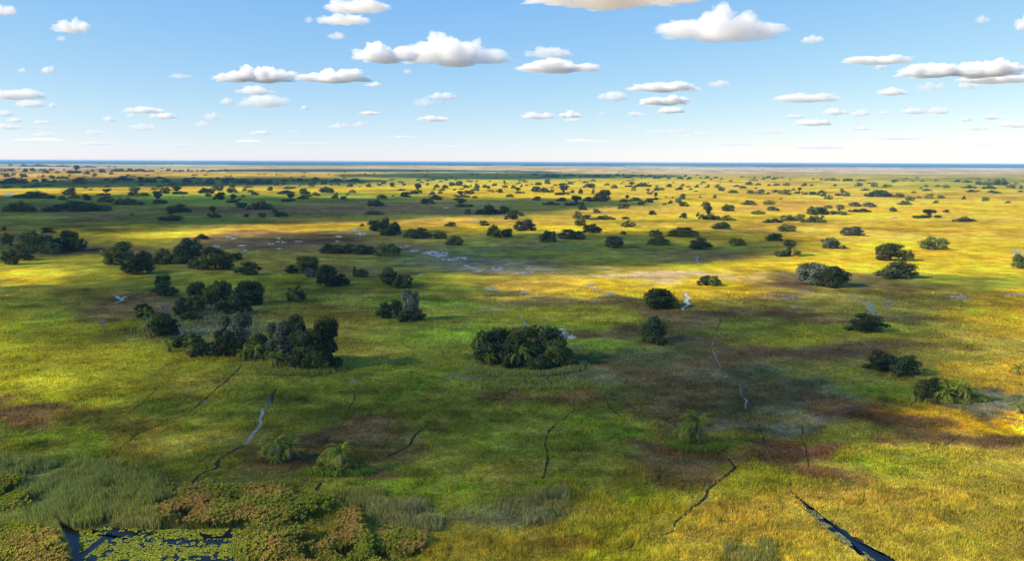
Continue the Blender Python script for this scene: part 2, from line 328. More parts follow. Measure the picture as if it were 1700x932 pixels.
def blobpuddle(name, items, mat, z, seed=0, thr=0.5):
    """ragged pool pieces: list of (px,py,rx,ry) ellipses in photo pixels"""
    Vs, Fs, o = [], [], 0
    r = np.random.default_rng(seed)
    for (x, y, rx, ry) in items:
        nx, ny = int(8+rx*5), int(6+ry*9)
        gx, gy = np.meshgrid(np.linspace(x-rx*1.3, x+rx*1.3, nx), np.linspace(y-ry*1.5, y+ry*1.5, ny)); G = ground(gx, gy, z)
        e = ((gx-x)/(rx*1.3))**2+((gy-y)/(ry*1.5))**2; sd = r.random()*90
        v = fbm(gx*0.28+sd, gy*1.1+sd, 4, seed, 0.7)-0.40-0.28*e
        cc = (v[:-1, :-1]+v[1:, :-1]+v[:-1, 1:]+v[1:, 1:])/4 > 0
        i = np.arange(ny-1)[:, None]*nx+np.arange(nx-1)[None]; F = np.stack([i+nx, i+nx+1, i+1, i], -1)[cc]
        if not len(F): continue
        Vs.append(G.reshape(-1, 3)); Fs.append(F+o); o += nx*ny
    link(name, mesh_np(name, np.vstack(Vs), [np.vstack(Fs)], mat), kind='structure')

ribbon('stream', [(455,645),(453,660),(434,680)], [1.0,1.3,1.4], M_water, 0.030, 1)
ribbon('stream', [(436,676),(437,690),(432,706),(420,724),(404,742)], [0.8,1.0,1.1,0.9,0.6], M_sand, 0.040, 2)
ribbon('stream', [(406,738),(390,750),(368,765),(366,777),(332,790),(310,806),(282,820),(256,836)], [0.7,0.8,1.0,1.1,0.9,1.2,0.9,0.7], M_mud, 0.028, 3)
ribbon('channel', [(404,604),(385,625),(345,660),(312,688),(262,706),(232,720),(200,745),(168,770)], [0.5,0.8,0.7,0.6,0.4,0.8,0.8,0.8], M_mud, 0.024, 4)
ribbon('channel', [(708,709),(690,722),(680,740),(655,755),(628,768)], [0.4,0.7,0.8,0.7,0.5], M_mud, 0.024, 5)
ribbon('channel', [(852,646),(826,662),(795,682)], 0.5, M_mud, 0.024, 6)
ribbon('channel', [(955,650),(952,684),(930,698),(915,712),(906,742),(910,765),(905,785),(898,806)], [0.3,0.4,0.6,0.7,0.6,0.7,0.8,0.5], M_mud, 0.024, 7)
ribbon('channel', [(1204,757),(1212,768),(1222,778),(1203,794),(1176,815),(1158,838),(1148,852),(1124,870),(1118,884),(1090,893),(1056,905),(1020,922)], [0.6,0.8,0.9,0.8,0.7,0.8,0.7,0.6,0.5,0.5,0.5,0.4], M_mud, 0.024, 8)
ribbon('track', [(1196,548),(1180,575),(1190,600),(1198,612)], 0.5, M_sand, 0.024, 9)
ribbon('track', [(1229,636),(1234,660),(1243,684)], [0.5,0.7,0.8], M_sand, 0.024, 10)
ribbon('track', [(1243,684),(1262,708),(1268,735),(1290,770),(1308,800),(1322,826)], [0.6,0.4,0.4,0.3,0.4,0.6], M_mud, 0.024, 11)
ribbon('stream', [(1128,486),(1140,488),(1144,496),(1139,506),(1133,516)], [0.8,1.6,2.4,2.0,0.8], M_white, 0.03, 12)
ribbon('stream', [(1414,488),(1420,497),(1444,503),(1448,514),(1449,524)], [0.5,1.6,1.6,2.6,1.6], M_water, 0.03, 13)
ribbon('stream', [(187,490),(196,496),(208,498),(190,504)], [1.0,1.8,1.8,1.4], M_water, 0.03, 14)
ribbon('stream', [(228,487),(210,492),(200,500)], [0.4,1.6,1.2], M_water, 0.034, 15)
ribbon('channel', [(546,792),(536,802),(528,814),(518,826)], [0.5,0.8,0.9,0.6], M_mud, 0.026, 16)
ribbon('channel', [(520,782),(526,789),(540,792)], 0.6, M_mud, 0.028, 17)
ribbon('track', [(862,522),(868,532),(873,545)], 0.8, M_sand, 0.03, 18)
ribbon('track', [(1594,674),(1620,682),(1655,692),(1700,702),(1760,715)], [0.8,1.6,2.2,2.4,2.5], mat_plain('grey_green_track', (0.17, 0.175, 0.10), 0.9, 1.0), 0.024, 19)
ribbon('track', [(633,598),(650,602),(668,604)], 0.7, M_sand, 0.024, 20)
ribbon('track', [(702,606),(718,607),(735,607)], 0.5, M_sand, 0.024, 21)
for k_, pts_ in enumerate([[(1322,826),(1290,790),(1262,752),(1230,735)],[(930,642),(968,648),(1010,660),(1050,678),(1100,696),(1140,716)],[(850,646),(880,642),(930,642)],
        [(1330,706),(1336,745),(1345,790),(1352,830)],[(560,716),(545,728),(535,742)],[(900,640),(912,625),(905,612)],[(1118,884),(1180,868),(1250,866),(1290,872)],[(735,607),(770,600)],
        [(590,640),(588,660),(575,690),(560,716)],[(268,640),(240,665),(210,690)],[(850,428),(900,438),(950,450),(1000,464)],[(640,470),(700,480),(760,486)],[(330,600),(320,585),(335,572)],
        [(1600,720),(1570,740),(1500,760)],[(480,842),(505,830),(518,826)],[(1190,548),(1196,530),(1180,515),(1150,505)],[(170,768),(120,790),(60,800)],[(1000,655),(1015,680),(1040,700)]]):
    ribbon('trail', pts_, 0.55, M_mud, 0.022, 40+k_)
ribbon('track', [(1462,428),(1470,424),(1464,432)], 1.0, M_sand, 0.024, 22) if False else None
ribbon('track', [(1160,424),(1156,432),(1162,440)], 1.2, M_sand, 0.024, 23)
blobpuddle('puddle', [(590,633,9,3),(610,624,6,1.6),(35,556,4,1.2),(432,622,4,2),(340,668,3,1.4)], M_shallow, 0.022, 1)
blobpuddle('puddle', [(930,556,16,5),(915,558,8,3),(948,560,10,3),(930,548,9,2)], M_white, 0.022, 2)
blobpuddle('puddle', [(393,386,3,1),(378,394,6,.9),(388,396,8,1),(403,393,8,1.1),(358,410,7,2.6),(402,408,8,1.1),(463,396,5,1),(467,402,9,1.2),(449,405,5,.9),(494,401,8,1),(464,413,6,1.1),(408,416,5,.9),(428,417,4,.8),(562,393,5,1),(560,401,3.5,.8),(589,381,5,1.6),(600,388,9,2.5),(512,427,6,.8)], M_shallow, 0.022, 3)
blobpuddle('puddle', [(664,411,10,1.3),(676,409,7,1.2),(685,417,5,2),(692,416,4,1.6),(715,420,13,2.8),(728,423,14,3.2),(738,421,6,2),(727,427,8,1),(745,431,18,1.5),(765,428,12,1.4),(772,431,3,1.2),(775,442,7,1.5),(784,445,8,1.3),(793,451,7,1.4),(819,443,5,1.2),(824,448,9,1.6),(830,446,4,1.8),(868,452,9,1.2),(880,445,7,1),(884,453,4,1),(812,478,10,1.7),(823,479,5,1.2),(871,485,8,2),(700,456,5,.8),(728,461,8,.9)], M_shallow, 0.022, 4)
blobpuddle('puddle', [(981,474,12,1.5),(990,480,8,1.3),(1010,487,9,1.8),(1015,489,6,1.5),(1310,496,14,2.0),(1320,510,14,1.8),(1345,510,7,1.4),(1480,500,9,1.8),(1475,507,9,1.4),(1590,493,20,2.0),(1690,490,22,1.6),(15,322,10,2.4),(1652,284+60,3,.5),(1485,362,4,1.2),(1690,418,10,3),(760,341,5,.6),(740,345,6,.5),(710,363,5,.6),(738,363,5,.6),(790,366,8,.7)], M_shallow, 0.022, 5)

# lily pond and dark channel in the foreground
def ground_poly(name, pts, mat, z, wob=0.35, sub=5):
    P = ground(np.array([p[0] for p in pts], float), np.array([p[1] for p in pts], float))
    Q = []
    n = len(P)
    for i in range(n):
        for k in range(sub):
            q = P[i]*(1-k/sub)+P[(i+1) % n]*(k/sub); Q.append(q)
    Q = np.array(Q); r = rng.normal(0, wob, (len(Q), 2)); Q[:, :2] += r; Q[:, 2] = z
    c = Q.mean(0); V = np.vstack([c, Q]); m = len(Q); i = np.arange(m)
    link(name, mesh_np(name, V, [np.stack([np.zeros(m, int), 1+i, 1+(i+1) % m], -1)], mat), kind='structure')
POND = [(92,868),(130,884),(180,876),(258,882),(330,880),(445,868),(420,895),(398,932),(380,990),(60,990),(120,930)]
CHAN = [(1318,822),(1342,840),(1368,859),(1400,881),(1436,902),(1490,934),(1545,975),(1480,975),(1440,935),(1398,903),(1362,873),(1342,852)]
ground_poly('pond', POND, M_water, 0.03); ground_poly('channel', CHAN, M_water, 0.03, 0.3)
def in_poly(x, y, poly):
    ins = np.zeros(x.shape, bool); n = len(poly)
    for i in range(n):
        x0, y0 = poly[i]; x1, y1 = poly[(i+1) % n]
        c = ((y0 > y) != (y1 > y)); ins ^= c & (x < (x1-x0)*(y-y0)/((y1-y0)+1e-9)+x0)
    return ins
def lily():
    n = 130000
    x = rng.uniform(60, 460, n); y = rng.uniform(866, 985, n); P = ground(x, y)
    k = in_poly(x, y, POND); 
    dens = 0.5*fbm(P[:, 0]*0.5, P[:, 1]*0.5, 3, 5)+0.5*fbm(P[:, 0]*2.2, P[:, 1]*2.2, 2, 15)
    gap = np.abs(P[:, 0]*0.9+P[:, 1]*0.35-ground(np.array(150.), np.array(925.))[0]*0.9-ground(np.array(150.), np.array(925.))[1]*0.35)
    k &= (dens > 0.435) & ((x > 132) | (y < 0)) & (np.abs((x-190)+(y-882)*1.25) > 7)
    k &= rng.random(n) < 0.6
    P1 = P[k][:12000]
    x = rng.uniform(1330, 1520, n); y = rng.uniform(845, 975, n); P = ground(x, y)
    k = in_poly(x, y, CHAN) & (fbm(P[:, 0]*0.9, P[:, 1]*0.9, 3, 9) > 0.45)
    # the pads hug the near (left) bank
    bx = np.interp(y, [852, 875, 902, 935, 975], [1342, 1362, 1392, 1432, 1472])
    k &= (x-bx < 14+(y-850)*0.12) & (rng.random(n) < 0.16)
    P2 = P[k][:900]
    P = np.vstack([P1, P2]); m = len(P); s = 9
    r = rng.uniform(0.05, 0.13, m); th = np.linspace(0.25, 2*np.pi-0.25, s)[None, :]+rng.uniform(0, 6.28, m)[:, None]
    tx = rng.normal(0, 0.10, m)[:, None]; ty = rng.normal(0, 0.10, m)[:, None]
    V = np.zeros((m, s+1, 3)); V[:, 0] = P; V[:, 1:, 0] = P[:, :1]+np.cos(th)*r[:, None]; V[:, 1:, 1] = P[:, 1:2]+np.sin(th)*r[:, None]
    z0 = 0.05+rng.random(m)*0.03; V[:, :, 2] = z0[:, None]; V[:, 1:, 2] += 0.02+np.cos(th)*r[:, None]*tx+np.sin(th)*r[:, None]*ty
    i = np.arange(s-1); f = np.stack([np.zeros(s-1, int), 1+i, 2+i], -1)[None]+(np.arange(m)*(s+1))[:, None, None]
    mixk = rng.random((m, 1)); c = np.array([0.36, 0.36, 0.025])*(1-mixk)+np.array([0.14, 0.20, 0.03])*mixk
    c[m-len(P2):] = np.array([0.20, 0.21, 0.09]); c *= rng.uniform(0.6, 1.35, (m, 1))
    link('lily_pads', mesh_np('lily_pads', V.reshape(-1, 3), [f.reshape(-1, 3)], M_pad, np.repeat(c, s+1, 0)), kind='stuff', label='yellow green lily pads floating on dark still water', category='lily pads')
lily()

# ------------------------------------------------------------------ grass, reeds, papyrus
def wet_mask(P):
    k = np.zeros(len(P), bool)
    for C, hwid in WET:
        lo = C.min(0)-hwid.max()-1; hi = C.max(0)+hwid.max()+1
        idx = np.where((P[:, 0] > lo[0]) & (P[:, 0] < hi[0]) & (P[:, 1] > lo[1]) & (P[:, 1] < hi[1]))[0]
        if not len(idx): continue
        for s in range(0, len(idx), 20000):
            q = idx[s:s+20000]
            d = np.linalg.norm(P[q][:, None, :2]-C[None], axis=2)-hwid[None]
            k[q] |= d.min(1) < 0
    return k
REED = [ # px polygon, height, colours, density
 ([(-60,770),(60,760),(150,775),(240,800),(290,830),(262,850),(250,876),(180,874),(130,880),(100,872),(60,865),(-60,850)], 1.45, (0.115,0.155,0.085)),
 ([(-80,850),(60,862),(95,870),(118,905),(110,935),(70,990),(-80,990)], 1.2, (0.14,0.17,0.085)),
 ([(610,842),(700,838),(735,850),(728,880),(680,886),(625,872)], 1.3, (0.19,0.19,0.14)),
 ([(545,825),(620,818),(640,840),(570,850)], 1.2, (0.15,0.155,0.07)),
 ([(870,845),(905,815),(945,818),(940,850),(905,872),(878,876)], 1.2, (0.18,0.18,0.14)),
 ([(1200,905),(1260,900),(1290,940),(1220,950)], 1.2, (0.16,0.15,0.08)),
 ([(175,858),(265,850),(262,884),(180,880)], 1.3, (0.19,0.17,0.12)),
]
def blades(P, h, wd, col, lean=0.25, nb=3, name='grass', label='', flop=0.0, cvar=0.3, tipc=(1.35, 1.25, 1.0)):
    """nb bent blades per tuft: 2 quads+tip"""
    m = len(P)*nb
    B = np.repeat(P, nb, 0)+np.concatenate([rng.normal(0, 1, (m, 2))*np.repeat(wd, nb)[:, None]*1.8, np.zeros((m, 1))], 1)
    hh = np.repeat(h, nb)*rng.uniform(0.55, 1.15, m); ww = np.repeat(wd, nb)*rng.uniform(0.5, 1.1, m)*0.5
    az = rng.uniform(0, 2*np.pi, m); dv = np.stack([np.cos(az), np.sin(az)], 1)
    az2 = rng.uniform(0, 2*np.pi, m); ln = np.abs(rng.normal(0, lean, m))+flop
    lv = np.stack([np.cos(az2), np.sin(az2)], 1)*(ln*hh)[:, None]
    V = np.zeros((m, 5, 3))
    V[:, 0] = B; V[:, 0, :2] -= dv*ww[:, None]; V[:, 1] = B; V[:, 1, :2] += dv*ww[:, None]
    mid = B.copy(); mid[:, :2] += lv*0.3; mid[:, 2] += hh*0.6
    V[:, 2] = mid; V[:, 2, :2] += dv*ww[:, None]*0.8; V[:, 3] = mid; V[:, 3, :2] -= dv*ww[:, None]*0.8
    V[:, 4] = B; V[:, 4, :2] += lv; V[:, 4, 2] += hh*(1-0.25*np.minimum(ln, 1.5))
    o = (np.arange(m)*5)[:, None]
    q = np.array([[0, 1, 2, 3]])+o; t = np.array([[3, 2, 4]])+o
    c = np.repeat(col, nb, 0)*rng.uniform(1-cvar, 1+cvar, (m, 1))
    C = np.repeat(c[:, None], 5, 1); C[:, 4] *= np.array(tipc); C[:, 2:4] *= 1.08
    me = mesh_np(name, V.reshape(-1, 3), [q, t], M_grass, C.reshape(-1, 3))
    return link(name, me, kind='stuff', label=label, category='grass')
def build_grass():
    n = 420000
    x = rng.uniform(-60, 1760, n); y = 480+ (1010-480)*rng.random(n)**0.75
    P = ground(x, y); k = ~in_poly(x, y, POND) & ~in_poly(x, y, CHAN)
    for poly, h, c in REED[:4]: k &= ~in_poly(x, y, poly)
    P, x, y = P[k], x[k], y[k]; k = ~wet_mask(P); P, y, x = P[k], y[k], x[k]
    c = ground_color(P); d = P[:, 1]
    tuss = fbm(P[:, 0]*0.35, P[:, 1]*0.35, 3, 77)
    h = (0.22+0.52*sst(tuss, 0.4, 0.75))*np.clip(1.15-(y-480)*0.0+0, 0.9, 1.2)
    h = h*np.clip(0.55+d*0.0016, 0.6, 1.0)*np.where(y > 800, 1.35, 1.0)
    wd = 0.00062*d
    gc = c*rng.uniform(0.6, 1.45, (len(c), 1)); u = rng.random((len(c), 1))
    gc = np.where(u < 0.13, gc*[1.5, 1.35, 1.3], np.where(u < 0.25, gc*[0.75, 0.5, 0.8], np.where(u < 0.36, gc*[0.75, 1.1, 0.8], gc)))
    blades(P, h, wd, gc, 0.35, 3, 'marsh_grass', 'mixed green, gold and brown marsh grass covering the wet plain', cvar=0.28)
build_grass()
def build_reeds():
    allP, allh, allc = [], [], []
    for poly, h, c in REED:
        xs = [p[0] for p in poly]; ys = [p[1] for p in poly]
        area = (max(xs)-min(xs))*(max(ys)-min(ys)); n = int(area*0.75)
        x = rng.uniform(min(xs), max(xs), n); y = rng.uniform(min(ys), max(ys), n)
        k = in_poly(x+rng.normal(0, 12, n), y+rng.normal(0, 6, n), poly); P = ground(x[k], y[k])
        q = fbm(P[:, 0]*0.22, P[:, 1]*0.22, 3, 3); k2 = rng.random(len(P)) < sst(q, 0.25, 0.55); P = P[k2]; q = q[k2]
        allP.append(P); allh.append(h*(0.55+0.8*q)); g = fbm(P[:, 0]*0.1+40, P[:, 1]*0.1, 3, 8)[:, None]
        allc.append(np.array(c)*(0.7+0.7*q[:, None])*(1-g)+np.array([0.19, 0.19, 0.05])*g)
    P = np.vstack(allP); kk_ = ~in_poly(*project(P)[:2], POND); P = P[kk_]; allh = [np.concatenate(allh)[kk_]]; allc = [np.vstack(allc)[kk_]]; h = np.concatenate(allh); c = np.vstack(allc)
    c = c*rng.uniform(0.6, 1.6, (len(c), 1))
    blades(P, h, 0.00060*P[:, 1], c, 0.14, 4, 'reeds', 'tall grey green reeds standing in dense stands by the pond', cvar=0.4)
build_reeds()
PAP = [([(262,842),(300,822),(350,818),(400,820),(440,818),(484,828),(478,846),(452,860),(440,872),(330,884),(275,872)], 1.35, 0.5),
       ([(400,918),(430,885),(470,862),(510,838),(560,845),(590,870),(600,900),(620,935),(640,990),(390,990)], 1.6, 0.35),
       ([(-40,905),(20,880),(60,890),(90,905),(105,935),(110,990),(-60,990)], 1.1, 0.35),
       ([(620,900),(680,890),(705,905),(690,940),(640,960)], 0.9, 0.35),
       ([(-40,812),(30,800),(45,830),(30,860),(-50,860)], 1.2, 0.1)]
def build_papyrus():
    Ps, hs, cs, rs = [], [], [], []
    for poly, h, warm in PAP:
        xs = [p[0] for p in poly]; ys = [p[1] for p in poly]; n = int((max(xs)-min(xs))*(max(ys)-min(ys))*0.24)
        x = rng.uniform(min(xs), max(xs), n); y = rng.uniform(min(ys), max(ys), n)
        k = in_poly(x+rng.normal(0, 6, n), y+rng.normal(0, 4, n), poly); P = ground(x[k], y[k])
        b = fbm(P[:, 0]*0.22, P[:, 1]*0.22, 3, 31)
        kk = rng.random(len(P)) < sst(b, 0.28, 0.45); P = P[kk]; b = b[kk]
        Ps.append(P); hs.append(h*(0.5+0.95*b)*rng.uniform(0.85, 1.1, len(P)))
        g = np.clip(warm+1.6*(fbm(P[:, 0]*0.3+9, P[:, 1]*0.3, 3, 55)-0.5)+rng.normal(0, 0.18, len(P)), 0, 1)[:, None]
        cs.append((np.array([0.23, 0.28, 0.035])*(1-g)+np.array([0.44, 0.27, 0.11])*g)*(0.45+1.0*b[:, None])); rs.append(rng.uniform(0.20, 0.38, len(P)))
    P = np.vstack(Ps); h = np.concatenate(hs); c = np.vstack(cs); r = np.concatenate(rs)
    m = len(P); s = 14
    u = rng.normal(0, 1, (m, s, 3)); u[:, :, 2] = np.abs(u[:, :, 2])*0.9-0.25; u /= np.linalg.norm(u, axis=2)[..., None]
    top = P.copy(); top[:, 2] = h; top[:, :2] += rng.normal(0, 0.25, (m, 2))
    side = np.cross(u, rng.normal(0, 1, (m, s, 3))); side /= np.linalg.norm(side, axis=2)[..., None]+1e-9
    V = np.zeros((m, s, 4, 3)); T = top[:, None]; rr = (r[:, None]*rng.uniform(0.7, 1.15, (m, s)))[..., None]
    V[:, :, 0] = T; V[:, :, 1] = T+u*rr*0.6+side*0.07; V[:, :, 2] = T+u*rr; V[:, :, 3] = T+u*rr*0.6-side*0.07
    o = (np.arange(m*s)*4)[:, None]; q = np.array([[0, 1, 2, 3]])+o
    C = np.repeat(np.repeat(c[:, None, None], s, 1), 4, 2)*rng.uniform(0.7, 1.3, (m, s, 1, 1)); C[:, :, 0] *= 0.6
    # stalks
    wv = 0.03; S = np.zeros((m, 4, 3)); S[:, 0] = P+[-wv, 0, 0]; S[:, 1] = P+[wv, 0, 0]; S[:, 2] = top+[wv, 0, 0]; S[:, 3] = top-[wv, 0, 0]
    q2 = np.array([[0, 1, 2, 3]])+(np.arange(m)*4)[:, None]+m*s*4
    V = np.vstack([V.reshape(-1, 3), S.reshape(-1, 3)]); C = np.vstack([C.reshape(-1, 3), np.repeat(np.tile((0.13, 0.17, 0.04), (m, 1)), 4, 0)])
    link('papyrus', mesh_np('papyrus', V, [q, q2], M_grass, C), kind='stuff', label='domed beds of yellow green and rusty papyrus beside the lily pond', category='papyrus')
build_papyrus()
# ring of pale sedge round the middle island, and taller tufts round other islands
def build_sedge():
    Ps, cs = [], []
    def ring(cx, cy, rx, ry, n, c, a0=0, a1=360, wid=0.12):
        a = np.radians(rng.uniform(a0, a1, n)); k = 1+rng.normal(0, wid, n)
        P = ground(cx+np.cos(a)*rx*k, cy+np.sin(a)*ry*k); Ps.append(P); cs.append(np.tile(c, (n, 1))*rng.uniform(0.6, 1.2, (n, 1)))
    ring(870, 605, 92, 19, 2600, (0.25, 0.29, 0.11), 0, 170, 0.07); ring(880, 640, 70, 7, 700, (0.27, 0.28, 0.08), 0, 360, 0.3)
    ring(490, 608, 70, 14, 900, (0.22, 0.25, 0.07), 10, 175, 0.12); ring(1160, 742, 38, 7, 900, (0.20, 0.27, 0.05), 0, 200, 0.2)
    ring(1580, 662, 56, 7, 900, (0.33, 0.33, 0.08), 10, 190, 0.15); ring(350, 545, 75, 24, 1600, (0.27, 0.26, 0.12), 0, 360, 0.35)
    ring(560, 785, 45, 6, 500, (0.18, 0.26, 0.04), 0, 180, 0.2); ring(600, 425, 75, 5, 500, (0.26, 0.27, 0.11), 20, 160, 0.1)
    ring(450, 615, 28, 6, 500, (0.30, 0.30, 0.06), 0, 360, 0.4)
    P = np.vstack(Ps); c = np.vstack(cs)
    blades(P, rng.uniform(0.5, 1.1, len(P)), 0.0011*P[:, 1], c, 0.3, 4, 'sedge_grass', 'taller pale sedge fringing the wooded islands', cvar=0.3)
build_sedge()

# ------------------------------------------------------------------ woody plants: prototypes
def icosphere(sub):
    import bmesh
    bm = bmesh.new(); bmesh.ops.create_icosphere(bm, subdivisions=sub, radius=1)
    V = np.array([v.co[:] for v in bm.verts]); F = np.array([[v.index for v in f.verts] for f in bm.faces]); bm.free()
    return V, F
ICO1 = icosphere(1); ICO2 = icosphere(2)
def crown_arrays(lobes, n, size, seed, core=True):
    r = np.random.default_rng(seed); L = np.array(lobes, float)      # cx,cy,cz,r
    pr = L[:, 3]**2; pr /= pr.sum(); k = r.choice(len(L), n, p=pr)
    u = r.normal(0, 1, (n, 3)); u[:, 2] = u[:, 2]*0.9+0.15; u /= np.linalg.norm(u, axis=1)[:, None]
    lump = 0.66+0.68*n3(u*2.6+k[:, None]*7.7, seed)
    rad = L[k, 3]*(1-0.28*r.random(n)**1.6)*lump
    P = L[k, :3]+u*rad[:, None]
    ins = np.zeros(n, bool)
    for l in L: ins |= np.linalg.norm((P-l[:3])/l[3], axis=1) < 0.62
    ok = (P[:, 2] > 0.012) & ~ins; P, u, k = P[ok], u[ok], k[ok]; n = len(P)
    nr = u*0.9+r.normal(0, 0.55, (n, 3))+np.array([0, 0, 0.25]); nr /= np.linalg.norm(nr, axis=1)[:, None]
    t = np.cross(nr, r.normal(0, 1, (n, 3))); t /= np.linalg.norm(t, axis=1)[:, None]; b = np.cross(nr, t)
    s = (size*r.uniform(0.6, 1.4, n))[:, None]
    V = np.zeros((n, 5, 3)); V[:, 0] = P-t*s*1.1; V[:, 1] = P-b*s*0.75+nr*s*0.1; V[:, 2] = P+t*s*1.15-nr*s*0.15; V[:, 3] = P+b*s*0.7; V[:, 4] = P+nr*s*0.35
    o = (np.arange(n)*5)[:, None]
    F = np.concatenate([np.array([[0, 1, 4]])+o, np.array([[1, 2, 4]])+o, np.array([[2, 3, 4]])+o, np.array([[3, 0, 4]])+o])
    lt = r.uniform(0.6, 1.5, len(L)); c = (lt[k]*r.uniform(0.5, 1.7, n))[:, None]*np.ones((1, 3)); c[:, 0] *= r.uniform(0.85, 1.3, n); 
    C = np.repeat(c, 5, 0); V = V.reshape(-1, 3)
    if core:
        iv, jf = ICO1; o = len(V)
        for j, l in enumerate(L):
            vv = iv*l[3]*0.66+l[:3]; vv[:, 2] = np.maximum(vv[:, 2], 0.0); V = np.vstack([V, vv]); F = np.vstack([F, jf+o]); o += len(iv)
            C = np.vstack([C, np.full((len(iv), 3), 0.75)])
    return V, F, C
def lobes_bush(seed, n=11, dome=True):
    r = random.Random(seed); L = []; sk = r.uniform(-.18, .18)
    for i in range(n):
        x = -0.40+0.80*i/(n-1)+r.uniform(-.03, .03); y = r.uniform(-0.3, 0.3); q = 1-abs((x-sk)/0.62)**2.3-(y*y)*1.5
        rad = r.uniform(0.13, 0.21)*(0.6+0.4*max(q, 0)); top = max(0.2, q)*r.uniform(0.72, 1.0); L.append((x, y, max(rad*0.5, top-rad), rad))
        L.append((x, r.uniform(-.3, .3), r.uniform(0.08, 0.3), r.uniform(0.12, 0.17)))
    L.append((sk, 0, 0.35, 0.32))
    return L
def lobes_thicket(seed):
    r = random.Random(seed); L = []
    for i in range(18):
        x = -0.43+0.86*i/17+r.uniform(-.02, .02); e = 1-abs(x)**2*3.2
        rad = r.uniform(0.07, 0.11)*1.0; L.append((x, r.uniform(-.3, .3), max(rad, e*r.uniform(0.3, 0.78)), rad))
    return L
def fix(V, sx=1, sz=1):
    V = V.copy(); V[:, 0] = (V[:, 0]-(V[:, 0].min()+V[:, 0].max())/2)/(V[:, 0].max()-V[:, 0].min())
    V[:, 1] /= (V[:, 1].max()-V[:, 1].min()); V[:, 2] /= V[:, 2].max(); return V
def aniso_lobes(seed):
    """thicket: build with round lobes in a wide box then squash: keeps rounded tops"""
    r = random.Random(seed); L = []
    for i in range(16):
        x = -1.35+2.7*i/15+r.uniform(-.08, .08); e = 1-abs(x/1.55)**2.2
        rad = r.uniform(0.22, 0.36)*(0.5+0.5*e); z = max(rad*0.7, e*r.uniform(0.35, 0.75)-0.05); L.append((x, r.uniform(-.4, .4), z, rad))
        if i % 2: L.append((x, r.uniform(-.4, .4), 0.2, 0.26))
    return L
def proto(name, lobes, n, size, seed, mat):
    V, F, C = crown_arrays(lobes, n, size, seed); V = fix(V)
    return mesh_np(name, V, [F], mat, C)
PB_lo = [[proto('bush', lobes_bush(s+10*m), 420, 0.050, s, M_leaf[m]) for s in range(4)] for m in range(4)]
PB_hi = [[proto('bush', lobes_bush(s+40+10*m, 13), 3200, 0.026, s+5, M_leaf[m]) for s in range(4)] for m in range(4)]
PT_lo = [proto('thicket', aniso_lobes(s), 900, 0.085, s, M_leaf[s % 2]) for s in range(4)]
PT_hi = [proto('thicket', aniso_lobes(s+9), 5000, 0.04, s, M_leaf[s % 2]) for s in range(4)]
def tube(pts, rads, k=6):
    pts = np.array(pts, float); n = len(pts); V = []; F = []
    for i in range(n):
        t = pts[min(i+1, n-1)]-pts[max(i-1, 0)]; t /= np.linalg.norm(t)+1e-9
        a = np.cross(t, [0.3, 0.9, 0.1]); a /= np.linalg.norm(a); b = np.cross(t, a)
        for j in range(k):
            th = 2*math.pi*j/k; V.append(pts[i]+(a*math.cos(th)+b*math.sin(th))*rads[i])
    for i in range(n-1):
        for j in range(k): F.append([i*k+j, i*k+(j+1) % k, (i+1)*k+(j+1) % k, (i+1)*k+j])
    return np.array(V), np.array(F)
def joinp(parts):
    Vs, Fs, o = [], [], 0
    for V, F in parts: Vs.append(V); Fs.append(F+o); o += len(V)
    return np.vstack(Vs), np.vstack(Fs)
def tree_proto(seed, hi=True, mat=0, slim=False):
    """tree with low branches: crown and trunk meshes, unit box"""
    r = random.Random(seed); L = []; parts = []
    H0 = 0.28 if not slim else 0.42
    parts.append(tube([(0, 0, 0), (0.02, 0.01, H0*0.6), (r.uniform(-.04, .04), 0, H0*1.3), (r.uniform(-.05, .05), 0, 0.75)], [0.045, 0.036, 0.028, 0.012]))
    nb = 9
    for i in range(nb):
        a = 2*math.pi*i/nb+r.uniform(-.3, .3); z0 = H0*r.uniform(0.7, 1.6); rr = r.uniform(0.22, 0.36); z1 = min(0.86, z0+r.uniform(0.12, 0.42))
        e = (math.cos(a)*rr, math.sin(a)*rr, z1); parts.append(tube([(0, 0, z0), (e[0]*0.5, e[1]*0.5, z0+(z1-z0)*0.7), e], [0.02, 0.013, 0.006], 5))
        L.append((e[0], e[1], e[2], r.uniform(0.12, 0.19))); L.append((e[0]*r.uniform(.7, 1.1), e[1]*.9, e[2]*r.uniform(0.45, 0.7), r.uniform(0.11, 0.17)))
    for i in range(6):
        a = r.uniform(0, 6.28); q = r.uniform(0, 0.2); L.append((math.cos(a)*q, math.sin(a)*q, r.uniform(0.66, 0.86), r.uniform(0.12, 0.2)))
    L.append((0, 0, 0.6, 0.24)); L.append((r.uniform(-.1, .1), 0, 0.82, 0.17))
    L.append((0, 0, 0.32, 0.2))
    if True:
        for i in range(5 if not slim else 4):
            a = r.uniform(0, 6.28); L.append((math.cos(a)*0.3, math.sin(a)*0.3, r.uniform(0.10, 0.26), r.uniform(0.10, 0.17)))
    V, F, C = crown_arrays(L, 5200 if hi else 420, 0.026 if hi else 0.05, seed)
    V[:, 0] /= (V[:, 0].max()-V[:, 0].min()); V[:, 1] /= (V[:, 1].max()-V[:, 1].min()); V[:, 2] /= V[:, 2].max()
    tv, tf = joinp(parts)
    return mesh_np('crown', V, [F], M_leaf[mat], C), mesh_np('trunk', tv, [tf], M_bark)
TR = {(m, s): [tree_proto(s*7+m*3+k, True, m, s) for k in range(3)] for m in (0, 1, 2) for s in (False, True)}
